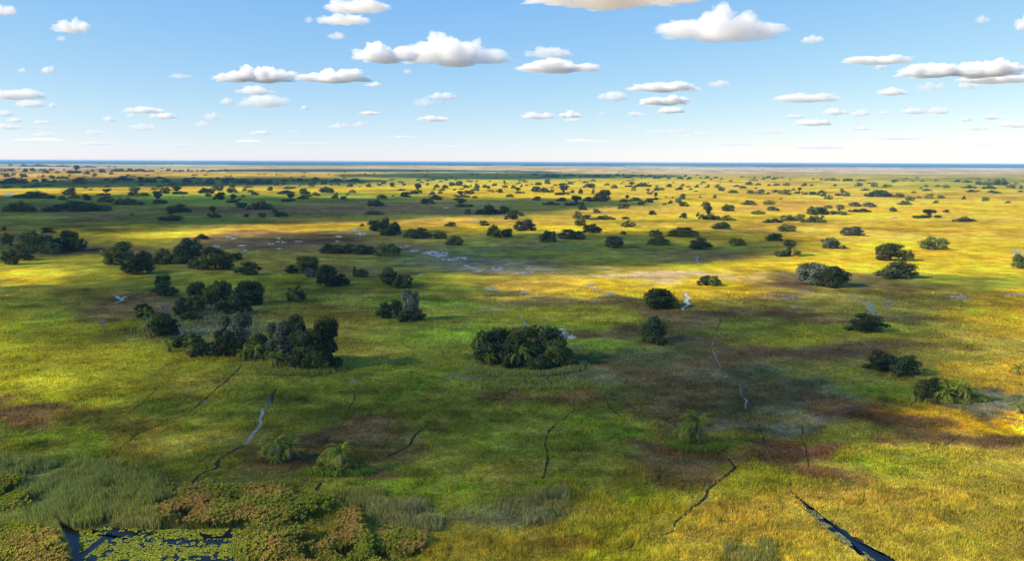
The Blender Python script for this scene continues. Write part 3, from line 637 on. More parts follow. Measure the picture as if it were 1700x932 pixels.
def tall_proto(seed, mat, hi):
    """tall tree rising out of low bush skirt"""
    r = random.Random(seed); sgn = r.choice((-1, 1)); x0 = sgn*r.uniform(0.02, 0.14)
    L = [(x0+r.uniform(-.14, .14), r.uniform(-.12, .12), r.uniform(0.62, 0.88), r.uniform(0.10, 0.16)) for i in range(8)]
    L += [(x0, 0, 0.78, 0.17), (x0*0.6, 0, 0.5, 0.12)]
    L += [(r.uniform(-.38, .38), r.uniform(-.2, .2), r.uniform(0.08, 0.25), r.uniform(0.11, 0.17)) for i in range(9)]
    V, F, C = crown_arrays(L, 3600 if hi else 460, 0.027 if hi else 0.045, seed)
    V[:, 0] /= (V[:, 0].max()-V[:, 0].min()); V[:, 1] /= (V[:, 1].max()-V[:, 1].min()); V[:, 2] /= V[:, 2].max()
    tv, tf = tube([(x0*0.3, 0, 0), (x0*0.6, 0, 0.3), (x0, 0, 0.6), (x0, 0, 0.8)], [0.04, 0.03, 0.022, 0.01])
    return mesh_np('crown', V, [F], M_leaf[mat], C), mesh_np('trunk', tv, [tf], M_bark)
TL = {(m, h): [tall_proto(s*5+m, m, h) for s in range(3)] for m in (0, 1) for h in (False, True)}

VEG = """578,788,36,26,B 540,786,40,34,B 455,768,30,28,B 1145,746,30,31,B 1545,668,34,40,B 1507.5,628,45,36,B 1476,622,48,34,B 897.5,619,35,25,B
525.6,618.6,36,47.6,B 498.5,617.4,48.9,64.4,R 539.7,614.8,41.2,83.7,R 553.9,614.8,20.6,20.6,B 928.5,614,47,46,B 855,612,46,57,B 941.5,612,33,30,B
463.1,609.6,42.5,74.7,R 493.4,607.1,25.7,83.7,R 807.5,606,49,53,R 875,606,60,59,R 907.5,606,55,61,R 450.9,604.5,30.9,33.5,B 827.5,600,45,52,R
418.4,598,33.5,39.9,R 391.3,596.8,25.7,36,R 368.2,595.5,25.7,46.3,R 386.2,594.2,46.3,72.1,R 347.6,594.2,25.7,23.2,B 327.6,594.2,24.5,25.7,B
320.5,592.1,28.3,13.4,B 434.2,590.3,28.3,32.2,R 292.2,578.7,33.5,18,B 316.7,578.7,25.7,25.7,B 1100,575,20,15,B 1087,572,38,42,R
264.5,563.3,47.6,39.9,R 1448.5,554,63,30,B 671,535.5,23.2,21.1,B 679.4,533.7,27,51.5,R 691,533.7,27,24.5,B 314.1,533.7,30.9,15.4,B
658.8,532.4,19.3,33.5,R 236.2,530.3,27,23.7,B 636.3,529.8,25.7,27,B 298.7,527.2,25.7,32.2,B 382.3,524.7,48.9,30.9,B 320.5,519.5,28.3,27,R
1095.5,515,45,33,R 1114,513,32,19,B 347.6,511.8,25.7,38.6,R 404.2,509.2,46.3,39.9,R 325.7,507.9,33.5,38.6,R 368.2,507.9,25.7,42.5,R
490.2,502.8,27,25.7,B 268.4,494.3,34.8,26.3,B 267.1,491.2,21.9,33.5,R 666.5,480,27,25,B 1391,479.4,46.3,33.5,R 538.4,476.9,30.9,36,R
644.6,476.9,29.6,32.2,R 1188.2,476.4,21.9,17,B 564.2,475.6,25.7,19.3,B 1354.3,475.6,47.6,37.3,R 1170.2,474.8,19.3,17.3,B 1495.9,464,68.2,29.6,B
514,461.4,18,15.4,B 598.3,460.9,21.9,13.6,B 588.6,460.1,7.7,18,B 220.8,457.6,42.5,37.3,B 408.1,457.6,38.6,22.4,B 507.5,455,36,28.3,R
482.4,455,19.3,14.2,B 351.4,449.8,48.9,38.6,R 320.5,447.3,23.2,16.7,B 1701.3,447.3,23.2,24.5,B 187.3,442.1,47.6,38.6,R 10.3,440.8,20.6,33.5,B
236.9,439.5,25.7,19.3,B 265.2,439.5,30.9,25.7,B 303.8,439.5,46.3,41.2,R 1484.3,434.4,45.1,29.6,R 1510.7,434.4,18,19.3,B 34.8,433.1,28.3,18,B
388.8,431.8,20.6,11.6,B 641.4,428,43.8,23.2,B 1310.6,426.7,34.8,27.5,L 90.8,423.3,14.2,10.8,B 602.8,423.3,36,16,B 577.1,422.3,36,16.2,B
77.2,421.5,30.9,20.6,B 546.8,421.5,34.8,16.7,B 74.7,420.2,30.9,28.3,B 39.9,417.7,41.2,34.8,B 103.6,417.7,29.6,34.8,R 124.2,417.7,21.9,23.2,B
1555.1,415.8,39.9,22.7,B 1165.1,415.1,37.3,19.3,B 1386.5,413.8,32.2,18.8,B 1020.9,413,27,20.6,R 8.4,408.6,16.7,21.9,B 753.4,408.6,28.3,16.7,B
1227.5,408.6,25.7,12.9,B 1095.5,407.9,34.8,15.4,B 908.9,402.7,27,19.8,B 1286.1,400.9,27,13.6,B 333.4,398.3,20.6,9.5,B 949.4,398.3,41.2,16.7,B
697.4,397.6,34.8,18.5,B 729.6,397.6,21.9,13.4,B 680.7,395.8,24.5,15.4,B 838.4,395,23.2,14.7,B 1137.4,395,48.9,17.3,B 819.1,394.5,20.6,20.6,B
1089.7,393.7,20.6,12.1,B 1418.7,392.4,32.2,16,B 644,391.9,25.7,12.9,B 1035,389.8,11.6,6.2,B 652.4,389.3,21.9,20.6,B 984.8,388,29.6,15.4,B
76.6,387.3,21.9,9.5,B 1308,385.5,27,13.6,B 626,384.7,30.9,18.5,B 638.8,384.2,15.4,23.2,R 871.5,384.2,32.2,19.3,B 4.5,383.7,9,7.7,B
1198.5,381.1,29.6,12.4,B 1044,377.7,21.9,11.6,B 747.2,377.1,17.5,8.4,B 600.2,375.9,7.7,5.4,B 803.5,375.2,16.2,9.1,B 963.4,375.2,17.5,12.9,B
1284.4,370.3,27.8,8,T 1352.1,370,34.9,12.3,T 1605.6,368.5,38.8,8.8,T 1309.7,367.4,23.9,10.4,B 1327.5,367.4,16.8,12.3,B 274.4,367.2,36.2,24.3,L
1210.7,366.4,21.4,9.3,B 1207.1,366.1,25.9,6.5,T 1000.6,365.5,38.8,7.8,T 1179.9,365.5,28.5,23.9,L 849.5,364.8,21.4,15.5,B 974.1,364.8,14.2,8.4,B
1039.1,364.6,13.6,4.3,B 958.9,364.2,16.2,13.6,B 1161.4,364.2,5.8,3.9,B 1134.9,362.9,13.6,9.7,B 1541.6,362.7,39.7,14.5,L 1366,362.2,7.1,4.5,B
353,361.6,20.1,19.4,L 433.3,361.6,13.6,7.8,B 407.4,360.9,9.7,5.8,B 466,360.3,20.7,9.1,B 1158.5,360.3,6.5,7.8,B 865,359,11,6.5,B 217.5,357.7,7.8,3.2,B
1402.2,357.7,11,5.8,B 1084.1,357.3,12.9,8,B 1352.1,357.1,19.4,14.9,B 1369.5,357.1,18.1,12.9,B 620.4,356.8,27.8,8.8,T 811.3,356.4,38.2,17.5,T
1260.2,356.4,20.7,7.1,B 1393.5,356.4,22,16.2,L 776.3,355.8,12.3,8.4,B 839.5,355.1,18.1,12.9,B 455.6,354.5,9.1,7.1,B 295.4,354.2,31.7,14.6,B
991.2,354.2,13.6,8.8,B 1572.5,353.5,11.5,5.6,B 1430.9,352.6,30,6.5,T 26.2,351.9,52.4,18.1,T 1484.3,351.8,13.2,8.5,B 121,351.6,86.7,17.9,T
70.9,351.2,13.6,6.5,B 1410.9,351.2,5.2,3.2,B 1210.1,351.2,19.3,12.1,B 1285.1,350.6,17.5,7.8,B 966.9,349,15.5,8.2,B 427.8,348.7,37.5,16.2,T
1034.9,347,20.7,10,B 1374.7,346.5,15.5,5.6,B 399.3,346.1,18.1,9.7,B 1445.9,344.3,19.4,8.5,B 766,344.1,29.1,15.5,L 623,343.5,25.2,11.6,B
1422.1,343.3,19.4,7.8,B 1135.6,342.8,17.5,7.8,B 1172.8,342.8,14.2,8.4,B 954,341.8,28.5,16.4,L 1065,340.9,12.3,6.9,B 1243.7,340.9,23.9,8.4,B
1502.8,340.8,22.1,7.6,B 915.2,340.5,25.9,6.7,T 1102.9,340.5,9.1,3.5,B 203.8,340.2,32.4,12.3,T 216.8,340.2,33.6,11,T 1278,340,17.5,7.5,B
710,338.9,22,9.7,B 259.5,338.7,22,21.7,L 1113.2,338.3,9.1,5.8,B 1554.4,337.6,10.6,4.4,B 1674,337.6,11.5,3.5,B 381.5,337,18.8,14.2,L
1126.2,337,11.6,9.7,B 1077.3,336.6,14.9,7.4,B 173.1,336.4,25.2,11.6,B 1035.6,336.1,14.2,6.2,B 1040.4,335.7,12.3,11.6,L 999.3,335.3,25.9,20.3,B
932,335.1,15.5,7.1,B 976,335.1,15.5,8.4,B 478.6,334.8,20.1,12.7,L 1637.8,334.5,15,7.8,B 1056.3,334,19.4,6.7,T 1513.8,333.8,15.9,8.1,B
140.4,333.1,14.2,11,B 891.2,333.1,14.2,7.1,B 101.9,332.5,13.6,7.8,B 397.4,332.5,6.5,3.9,B 722.9,332.5,20.7,9.1,B 1087.7,332.5,11,12.9,L
361.1,332.1,16.8,13.2,B 1601.2,331.5,7.1,6.2,B 569.9,331.4,11,6.1,B 1378.6,331.4,10.4,8,B 502.2,331.2,18.1,7.8,B 1095.8,331.2,2.6,2.6,B
1133.9,331.2,11.6,9.3,B 1296.4,330.9,6.5,2.3,B 633,330.5,16.8,7.8,B 1371.2,330.5,5.8,3.9,B 47.9,329.9,69.9,13.6,T 121.3,329.9,17.5,7.1,B
555,329.9,12.3,6.5,B 1543.4,329.7,16.8,9.4,B 1564.1,329.7,14.1,5.8,B 788,329.2,9.7,3.9,B 1187,329.2,6.5,6.5,B 1526.2,329.2,8.8,3.5,B
1162.7,328.6,4.5,3.2,B 1105.8,328.6,4.5,2.3,B 1116.8,328.6,4.5,1.9,B 402.9,327.9,5.8,4.3,B 672.5,327.9,15.5,9.7,B 766.3,327.9,24.6,11,L
1494.4,327.9,15.9,7.6,B 302.9,327.6,2.6,2.2,B 846.6,327.6,14.2,5.4,B 1463.1,327.4,37.9,12.4,T 513.2,327.3,6.5,5.2,B 345.3,326.6,11,5.2,B
1368.6,326.6,9.7,9.1,B 1407.4,326.6,9.7,7.8,B 652.1,326.3,4.5,2.8,B 214.8,326,10.4,7.8,B 223.9,325.7,28.5,14.6,L 523.3,325.4,14.9,6.5,B
1397.4,325.4,11.6,12.3,L 1388.6,325.4,5.8,3.9,B 170.8,324.7,20.7,10.4,L 576,324.7,5.2,3.9,B 716.8,324.7,11,7.8,B 1359.8,324.7,6.5,6.5,B
111.6,324.1,20.1,12.9,B 422.3,324.1,13.6,5.8,B 933.6,324.1,21.4,14.2,L 1305.2,324.1,20.1,9.7,B 1350.8,324.1,12.9,5.8,B 504.5,323.4,16.2,10.4,B
558.2,323.4,5.8,4.1,B 1337.5,323.4,8.4,3.9,B 292.2,323,25.2,15.1,L 778.3,322.8,17.5,6.5,B 1077.6,322.8,10.4,9.7,L 1275.4,322.8,8.4,3.9,B
1264.4,322.4,13.6,8.7,B 270.2,322.1,17.5,11,B 473.4,322.1,23.9,7.1,T 690.6,322.1,18.1,16.8,L 964,322.1,8.4,9.7,B 984.7,322.1,5.8,9.7,B
340.1,321.9,25.2,10.1,B 730.4,321.9,8.4,4.9,B 1246.3,321.9,12.3,6.5,B 860.5,321.5,17.5,10.7,L 1255,321.5,5.2,3.5,B 1327.5,321.5,12.9,10,L
583.4,320.8,13.6,5.8,B 950.1,320.8,7.8,5.8,B 831.1,320.8,7.8,7.8,B 1218.4,320.8,16.2,5.4,B 384.7,320.6,17.5,8.8,B 541.1,320.2,23.3,10.4,B
1214.8,320.2,10.4,4.8,B 889.9,319.8,14.2,10.6,B 903.9,319.8,14.9,8.7,B 915.8,319.8,9.1,6.1,B 414.2,319.5,10.4,5.2,B 818.1,319.5,3.9,3.9,B
1008.7,318.2,8.4,3.2,B 359.8,317.6,16.8,10.4,B 405.1,317.6,7.8,5.8,B 790.9,317.6,12.9,11,B 1199.3,317.6,12.9,7.8,B 447.2,316.9,10.4,7.1,B
754.3,316.7,5.8,3.6,B 1098.4,316.3,11.6,4.8,B 149.5,315.9,7.8,2.8,B 733.9,315.9,6.5,3.5,B 720.4,315.6,5.2,3.9,B 1146.9,315.4,7.8,3,B
1129.4,315,10.4,5.2,B 1644.4,313.8,19.4,5.3,B 1696.5,313.8,7.1,6.5,B 811.3,313.7,5.8,5.8,B 1052.4,313.7,9.1,4.5,B 739.4,313.3,11,6.7,B
851.8,313.3,7.8,6.5,B 1020.1,313.1,11.6,7.1,B 1612.2,312.9,20.3,5.6,B 1681,312.9,16.8,6.7,B 773.7,312.4,11,6.5,B 916.5,312.4,5.2,2.6,B
1191.5,312.4,10.4,7.1,B 1572,312.1,12.4,6.2,B 837.9,312,9.7,11.9,L 977.9,312,19.4,7.4,B 1171.8,312,4.5,2.2,B 383.8,311.8,11.6,5.8,B
724.6,311.8,11,6.2,B 935.9,311.8,18.1,7.8,B 1157.2,311.8,7.8,5.4,B 1176,311.8,5.2,6.5,B 611.6,311.1,9.1,6.5,B 865.7,311.1,4.5,5.8,B
1111.3,311.1,10.4,5.8,B 1142.7,311.1,9.7,2.6,B 1453.8,310.8,12.4,8.5,B 580.5,310.7,12.9,6.1,B 650.8,310.7,8.4,8,B 804.2,310.5,8.4,4.5,B
1047.2,310.5,16.8,8.4,L 1068.6,310.5,23.3,7.8,T 301.6,310.2,3.9,3,B 1426.5,309.9,12.4,7.2,B 781.2,309.8,5.2,3.2,B 1133.3,309.4,7.8,4.1,B
1386.7,309.4,7.1,4.1,B 497.1,309.2,3.9,2.6,B 762.4,309.2,11.6,9.1,B 820.4,309.2,9.7,5.4,B 1335.9,309.2,10.4,5.2,B 1347.9,309.2,7.1,3.6,B
874.1,308.9,7.1,3,B 1277,308.9,6.5,3.6,B 1306.1,308.9,11.6,5.6,B 562.4,308.5,3.9,4.5,B 670.2,308.5,7.1,4.5,B 1289.3,308.5,12.9,3.9,B
457.9,308.1,8.4,6.7,B 549.8,308.1,4.5,4.1,B 693.5,308.1,5.8,4.8,B 750.1,308.1,10.4,6.1,B 1007.8,308.1,10.4,4.1,B 1471,308,13.2,2.1,B
709.4,307.9,5.2,4.5,B 513.2,307.6,5.2,6.9,B 1258.9,307.6,11.6,3.6,B 1640,307.6,14.1,6.2,B 1660.3,307.6,26.5,12.4,T 345.3,307.2,18.8,11.6,B
1244.6,307.2,12.9,6.1,B 470.5,306.8,7.8,4.8,B 536.2,306.8,11,7.4,B 1624.5,306.8,11.5,6.5,B 558.2,306.6,4.5,3.9,B 947.2,306.6,11,5.8,B
588.3,306.3,3.9,3,B 444.6,305.9,14.2,7.8,B 626.5,305.9,3.9,2.6,B 908.7,305.9,10.4,7.8,B 61.1,305.6,4.5,2.8,B 636.2,305.6,9.1,6.1,B
893.8,305.6,11.6,3.5,B 16.8,305.3,33.6,11,T 129.4,305.3,22,11.4,B 427.8,305.3,19.4,9.7,T 399,304.6,26.5,8.4,T 521,304.6,7.8,3.9,B
599.9,304.6,11.6,4.8,B 861.8,304.6,5.8,2.6,B 187.3,304.3,11,5.4,B 372.4,304,14.9,7.8,B 405.8,304,11.6,7.8,B 247.2,303.7,19.4,7.5,B
274.1,303.7,17.5,6.9,B 38.8,303.4,12.9,7.1,B 232.4,303.4,9.1,10.4,B 308.4,303.4,17.5,8.4,B 699.7,303.4,7.8,2.2,B 1606.9,303.2,16.8,4.1,B
88.3,302.7,7.1,5.8,B 508.1,302.7,6.5,3.9,B 556.6,302.7,16.8,6.5,B 1591.5,302.7,8.8,4.8,B 56.9,302.4,12.9,5.2,B 73.4,302.4,16.2,6.2,B
587.3,302.4,16.2,6.5,B 731,302.4,7.1,2.3,B 497.1,302.1,10.4,6.5,B 791.2,302.1,5.8,2.6,B 1515.6,302,5.3,1.8,B 471.8,301.7,11.6,4.8,B
1531.5,301.6,7.1,2.5,B 1485.6,301.5,12.4,3.5,B 710.3,301.4,7.1,3.9,B 776.7,301.4,6.5,2.6,B 812.9,301.4,5.2,1.9,B 1430,300.9,17.6,3.5,B
487.4,300.8,9.1,3.9,B 523.6,300.8,11.6,7.1,B 541.7,300.8,3.9,3.2,B 694.5,300.8,9.1,3.9,B 1409,300.8,16.8,4.8,T 718.1,300.4,8.4,4.1,B
1251.8,300.4,14.2,2.2,B 1554.4,300.2,7.1,2.3,B 202.9,300.1,26.5,9.1,T 739.8,300.1,5.2,3.2,B 1381.8,300.1,22,4.5,T 175.7,299.9,9.7,3.9,B
331,299.9,7.1,3.4,B 756.6,299.5,5.2,2.2,B 1363.7,299.5,5.2,3.2,B 1180.5,298.8,5.2,2.8,B 1311.9,298.8,3.9,1.9,B 1285.1,298.6,8.4,4.7,B
360.2,298.2,8.4,4.3,B 1144.3,298.2,9.1,5.2,B 1267.9,298.2,5.2,4.3,B 1129.4,297.8,12.9,5.4,B 1197.7,297.8,4.5,2.6,B 319.7,297.5,14.2,4.1,B
378.6,297.5,15.5,3.2,B 1110.3,297.5,8.4,3.6,B 1290.9,297.3,3.2,3.4,B 84.1,296.9,10.4,6.5,B 100.6,296.9,20.1,4.5,T 264.1,296.9,16.8,3.9,B
1087.4,296.9,6.5,5.2,B 1094.8,296.9,8.4,5.2,B 1252.7,296.9,4.5,3.2,B 1065,296.2,5.8,1.9,B 1163.7,296.2,3.9,2.8,B 1174.1,296.2,9.1,4.1,B
1275.7,296.2,10.4,4.1,B 482.5,296,5.8,2.1,B 1041.7,296,16.2,5.6,B 1188.3,296,9.1,2.6,B 1298.4,296,7.8,2.1,B 1009.7,295.2,19.4,6.7,T
1231.1,295.2,3.9,2.2,B 921.7,294.9,15.5,5.8,B 1103.2,294.9,7.1,4.9,B 37.9,294.7,13.6,6.9,B 70.2,294.7,5.8,5.2,B 963.4,294.7,7.1,4.3,B
9.1,294.3,10.4,7.1,B 906.1,294.3,15.5,3.9,B 991.5,294.3,12.9,4.5,B 382.5,293.9,3.9,3.1,B 1078.9,293.9,10.4,4.4,B 1138.2,293.9,7.1,3.9,B
974.7,293.6,12.9,3.9,B 155.6,293.4,7.1,6.9,B 113.9,293,5.2,3,B 946.2,293,18.1,4.5,B 211.9,292.4,7.1,3.2,B 1024.6,292.4,10.4,4.1,B
1034.9,292.4,5.2,4.5,B 1049.8,292.4,5.2,2.8,B 1065.4,292.4,7.8,3.2,B 63.4,292.1,2.6,1.7,B 244,292.1,7.8,2.3,B 20.4,291.7,7.1,5.2,B
888,291.7,10.4,3.9,B 908.7,291.7,10.4,3.9,B 458.9,291.1,3.9,2.3,B 1.6,290.4,3.2,4.5,B 183.4,290,7.1,4.1,B 142.4,289.8,12.9,6.5,B
121.7,287.8,15.5,13.3,L 73.8,287.8,12.9,7.1,B 94.2,287.8,8.4,3.9,B 116.2,287.8,16.2,5.2,B 168.9,287.2,11.6,7.1,B 39.8,286.5,11,7.1,B
311.9,285.6,3.9,6.2,B 350.8,285.6,16.8,4.3,T 1.9,285.2,3.9,6.5,B 7.8,285.2,7.8,5.8,B 152.1,285.2,6.5,4.5,B 195.4,285.2,23.3,5.8,T
213.5,285.2,12.9,5.8,B 230.4,285.2,22,5.2,T 249.2,285.2,12.9,3.9,B 289.3,285.2,7.8,3.9,B 299,285.2,11.6,3.9,B 317.8,285.2,5.2,3.2,B
335.6,285.2,8.4,4.3,B 364.4,285.2,10.4,3,B 374.1,285.2,6.5,4.8,B 326.8,284.8,5.2,3.1,B 747.5,284.8,12.9,2.3,B 17.5,284.6,11.6,5.2,B
52.7,284.6,11,5.8,B 278.3,284.6,9.1,5.2,B 692.5,284.6,19.4,2.3,B 708.7,284.6,5.2,2.3,B 67.9,283.9,11.6,3.9,B 83.5,283.9,9.1,4.5,B
105.5,283.3,3.9,3.2,B 30.1,281.7,4.5,2.3,B 268.3,280.1,5.8,1.9,B 145.6,278.1,22,2.8,B 190.2,277.7,5.2,1.6,B 179.9,277.5,5.2,1.9,B
63.4,276.8,31.1,4.5,T 100.9,276.8,23.3,3.2,B 39.5,276.6,14.2,4.3,B 15.5,276.2,6.5,4.3,B"""
veg = [[455,767,44,28,'B'],[1147,746,34,24,'B'],[1586,669,84,20,'B'],[1545,668,36,34,'B']]
BRIGHT = {(455,767),(1147,746),(1586,669),(540,786),(578,788),(350,583)}
for e in VEG.split():
    f = e.split(',')
    if e.startswith(('1145,', '455,')): continue
    veg.append([float(f[0]), float(f[1]), float(f[2]), float(f[3]), f[4]])
# labels ---------------------------------------------------------------
BANDS = [(0, 282, 'the horizon haze'), (282, 288, 'the farthest tree line'), (288, 294, 'the far plain'), (294, 300, 'the hazy plain'),
         (300, 306, 'the dotted plain'), (306, 313, 'the distant plain'), (313, 321, 'the upper middle plain'), (321, 330, 'the middle plain'), (330, 342, 'the shaded plain'),
         (342, 358, 'the shaded belt'), (358, 378, 'the central belt'), (378, 400, 'the pool belt'), (400, 425, 'the wooded belt'), (425, 460, 'the mid marsh'), (460, 510, 'the nearer marsh'), (510, 560, 'the close marsh'), (560, 640, 'the near marsh'), (640, 1000, 'the foreground')]
ZONES = ['left edge', 'far left', 'left', 'left middle', 'centre left', 'centre right', 'right middle', 'right', 'far right', 'right edge']
ORD = ['first', 'second', 'third', 'fourth', 'fifth', 'sixth', 'seventh', 'eighth', 'ninth', 'tenth', 'eleventh', 'twelfth', 'thirteenth', 'fourteenth']
def band(y):
    for a, b, n in BANDS:
        if a <= y < b: return n
def ground_word(x, y):
    if y < 292: return 'pale far grass'
    if x > 1000 and 298 < y < 405 or x > 1250 and y < 470: return 'sunlit gold grass'
    if x < 1050 and 325 < y < 378: return 'shaded marsh'
    if x > 1500 and y > 470: return 'gold grass'
    return 'green marsh'
def kind_of(v):
    x, y, wd, h, ty = v
    if ty in 'RL': return 'tree'
    return 'thicket' if ty == 'T' else 'bush'
big = sorted(range(len(veg)), key=lambda i: -veg[i][2]*veg[i][3])
trees = [i for i in big if kind_of(veg[i]) == 'tree']; bushes = [i for i in big if kind_of(veg[i]) != 'tree']
chosen = set(trees) | set(bushes[:290])
groups = {}
for i in sorted(chosen, key=lambda i: veg[i][0]):
    v = veg[i]; z = ZONES[min(9, max(0, int(v[0]//170)))]
    groups.setdefault((kind_of(v), band(v[1]), z), []).append(i)
LABEL = {}
for (kd, bd, z), ids in groups.items():
    for j, i in enumerate(ids):
        x, y, wd, h, ty = veg[i]
        if kd == 'tree': look = 'tall tree over low scrub' if ty == 'L' else 'round crowned tree'
        elif kd == 'thicket': look = 'long low thicket'
        else: look = ('wide low bush' if wd > 2.1*h else 'rounded dark bush' if wd > 1.25*h else 'upright bush')
        if len(ids) == 1: pos = f'only {kd} at {z} of {bd}'
        else: pos = f'{ORD[j]} from left at {z} of {bd}'
        if (round(x), round(y)) in BRIGHT: look = 'pale yellow green ' + ('tree' if kd == 'tree' else 'shrub')
        LABEL[i] = f'{look}, {pos}'
stuff_V, stuff_F, stuff_C, so_ = [], [], [], 0
lowV, lowF, lowC = crown_arrays(lobes_bush(77), 200, 0.075, 3); lowV = fix(lowV)
GRP = {'tree': 'trees standing on the marsh', 'bush': 'bushes dotted over the marsh', 'thicket': 'thickets on the marsh'}
import re
for i, v in enumerate(veg):
    x, y, wd, h, ty = v
    base = ground(np.array(x), np.array(y)); _, _, z = project(base[None]); px2m = z[0]/FPX
    W = wd*px2m*(1.25 if wd > 14 else 1.12); H = h*px2m/math.cos(PITCH)*1.03
    rr = random.Random(i*13+1); D = min(W, max(H*1.5, W*0.45))*rr.uniform(0.75, 1.0)
    near = h > 12 or wd > 22
    by = base[1]+D*0.38
    if i not in chosen:
        vv = lowV*[W, D, H]*1.0+[base[0], by, 0]; stuff_V.append(vv); stuff_F.append(lowF+so_); stuff_C.append(lowC*rr.uniform(0.7, 1.3)); so_ += len(vv); continue
    kd = kind_of(v); rz = rr.choice((0, math.pi))+rr.uniform(-.25, .25)
    sunny = x > 1000 and y < 480
    m = rr.choices((0, 1, 2), (6, 3, .6) if not sunny else (2, 6, 1))[0]  # lighter leaf mix in the sunlit zone, its brightness put into the colour
    if (abs(x-461) < 4 and h > 60) or (abs(x-679) < 3 and h > 40) or (abs(x-386) < 3 and y > 580):
        m = 2
    elif h > 40 or 500 < y < 640: m = 0 if rr.random() < .75 else 1
    if (round(x), round(y)) in BRIGHT: m = 3
    if kd == 'tree':
        if ty == 'L':
            ms = TL[(min(m, 1), near)][rr.randrange(3)]
        else: ms = TR[(m, h > wd*1.25)][rr.randrange(3)]
        root = link('tree', None, None, (base[0], by, 0), label=LABEL[i], category='tree', group=GRP['tree'])
        root.scale = (W, D, H); root.rotation_euler = (0, 0, 0 if ty == 'L' else rz)
        link('crown', ms[0], root); link('trunk', ms[1], root)
    else:
        if 'T' == ty or wd > 3.2*h: me = (PT_hi if near else PT_lo)[rr.randrange(4)]
        else:
            if ((450 < y < 560 or sunny) and rr.random() < .2 and h < 22): m = 3
            me = (PB_hi if near else PB_lo)[m][rr.randrange(4)]
        o = link(kd, me, None, (base[0], by, 0), label=LABEL[i], category=kd, group=GRP[kd])
        o.scale = (W, D, H); o.rotation_euler = (0, 0, rz)

# scattered far scrub too small to single out
for i in range(420):
    x = rng.uniform(-40, 1740); y = hor(x)+8+ (rng.random()**1.6)*42
    P = ground(np.array(x), np.array(y)); z = P[1]; 
    if fbm(np.array([P[0]*0.0009+5]), np.array([P[1]*0.0006]), 3, 12)[0] < 0.50: continue
    h = rng.uniform(2, 4.5); W = h*rng.uniform(2, 5)
    vv = lowV*[W, W, h]+[P[0], P[1], 0]; stuff_V.append(vv); stuff_F.append(lowF+so_); stuff_C.append(lowC*rng.uniform(.7, 1.3)); so_ += len(vv)
link('distant_scrub', mesh_np('distant_scrub', np.vstack(stuff_V), [np.vstack(stuff_F)], M_leaf[0], np.vstack(stuff_C)), kind='stuff', label='tiny dark shrubs speckling the far plain', category='scrub')

# woodland belt at the horizon ------------------------------------------
def build_wood():
    rows = [(lambda x: hor(x)+6.6, 9.0)]
    xs = np.arange(-120, 1821, 1.0); Vs, C = [], []
    ny = 46
    ks = np.concatenate([np.linspace(0, 1, ny)])
    hp = np.array([hor(x) for x in xs])
    edge = 6.4+0.9*(fbm(xs*0.01, xs*0, 3, 4)-0.5)*2+0.5*(fbm(xs*0.15, xs*0, 2, 6)-0.5)
    grid = []
    for j, k in enumerate(ks):
        d = edge*(1-k)+1.05*k
        P = ground(xs, hp+d); grid.append(P)
    G = np.array(grid)
    hh = 4+7*hash2(np.arange(G.shape[0])[:, None]*np.ones(G.shape[1]), np.arange(G.shape[1])[None]*np.ones((G.shape[0], 1)), 5)**1.3
    big_ = fbm(G[..., 0]*0.0006, G[..., 1]*0.0006, 3, 2); hh = hh*(0.6+0.8*big_)+3
    clear = fbm(G[..., 0]*0.0012+9, G[..., 1]*0.0003, 3, 21); hh = np.where(clear > 0.66, 0.3, hh)
    hh[0] = 0; G[..., 2] = hh
    ny, nx = hh.shape; i = np.arange(ny-1)[:, None]*nx+np.arange(nx-1)[None]
    F = np.stack([i, i+1, i+nx+1, i+nx], -1).reshape(-1, 4)
    c = 0.6+0.8*hash2(np.arange(G.shape[0])[:, None]*np.ones(G.shape[1]), np.arange(G.shape[1])[None]*np.ones((G.shape[0], 1)), 9)
    c = np.where(clear > 0.66, 4.0, c)
    link('woodland_belt', mesh_np('woodland_belt', G.reshape(-1, 3), [F], M_wood, np.repeat(c.reshape(-1, 1), 3, 1)), kind='stuff', label='blue hazy belt of woodland along the whole horizon', category='woodland')
build_wood()

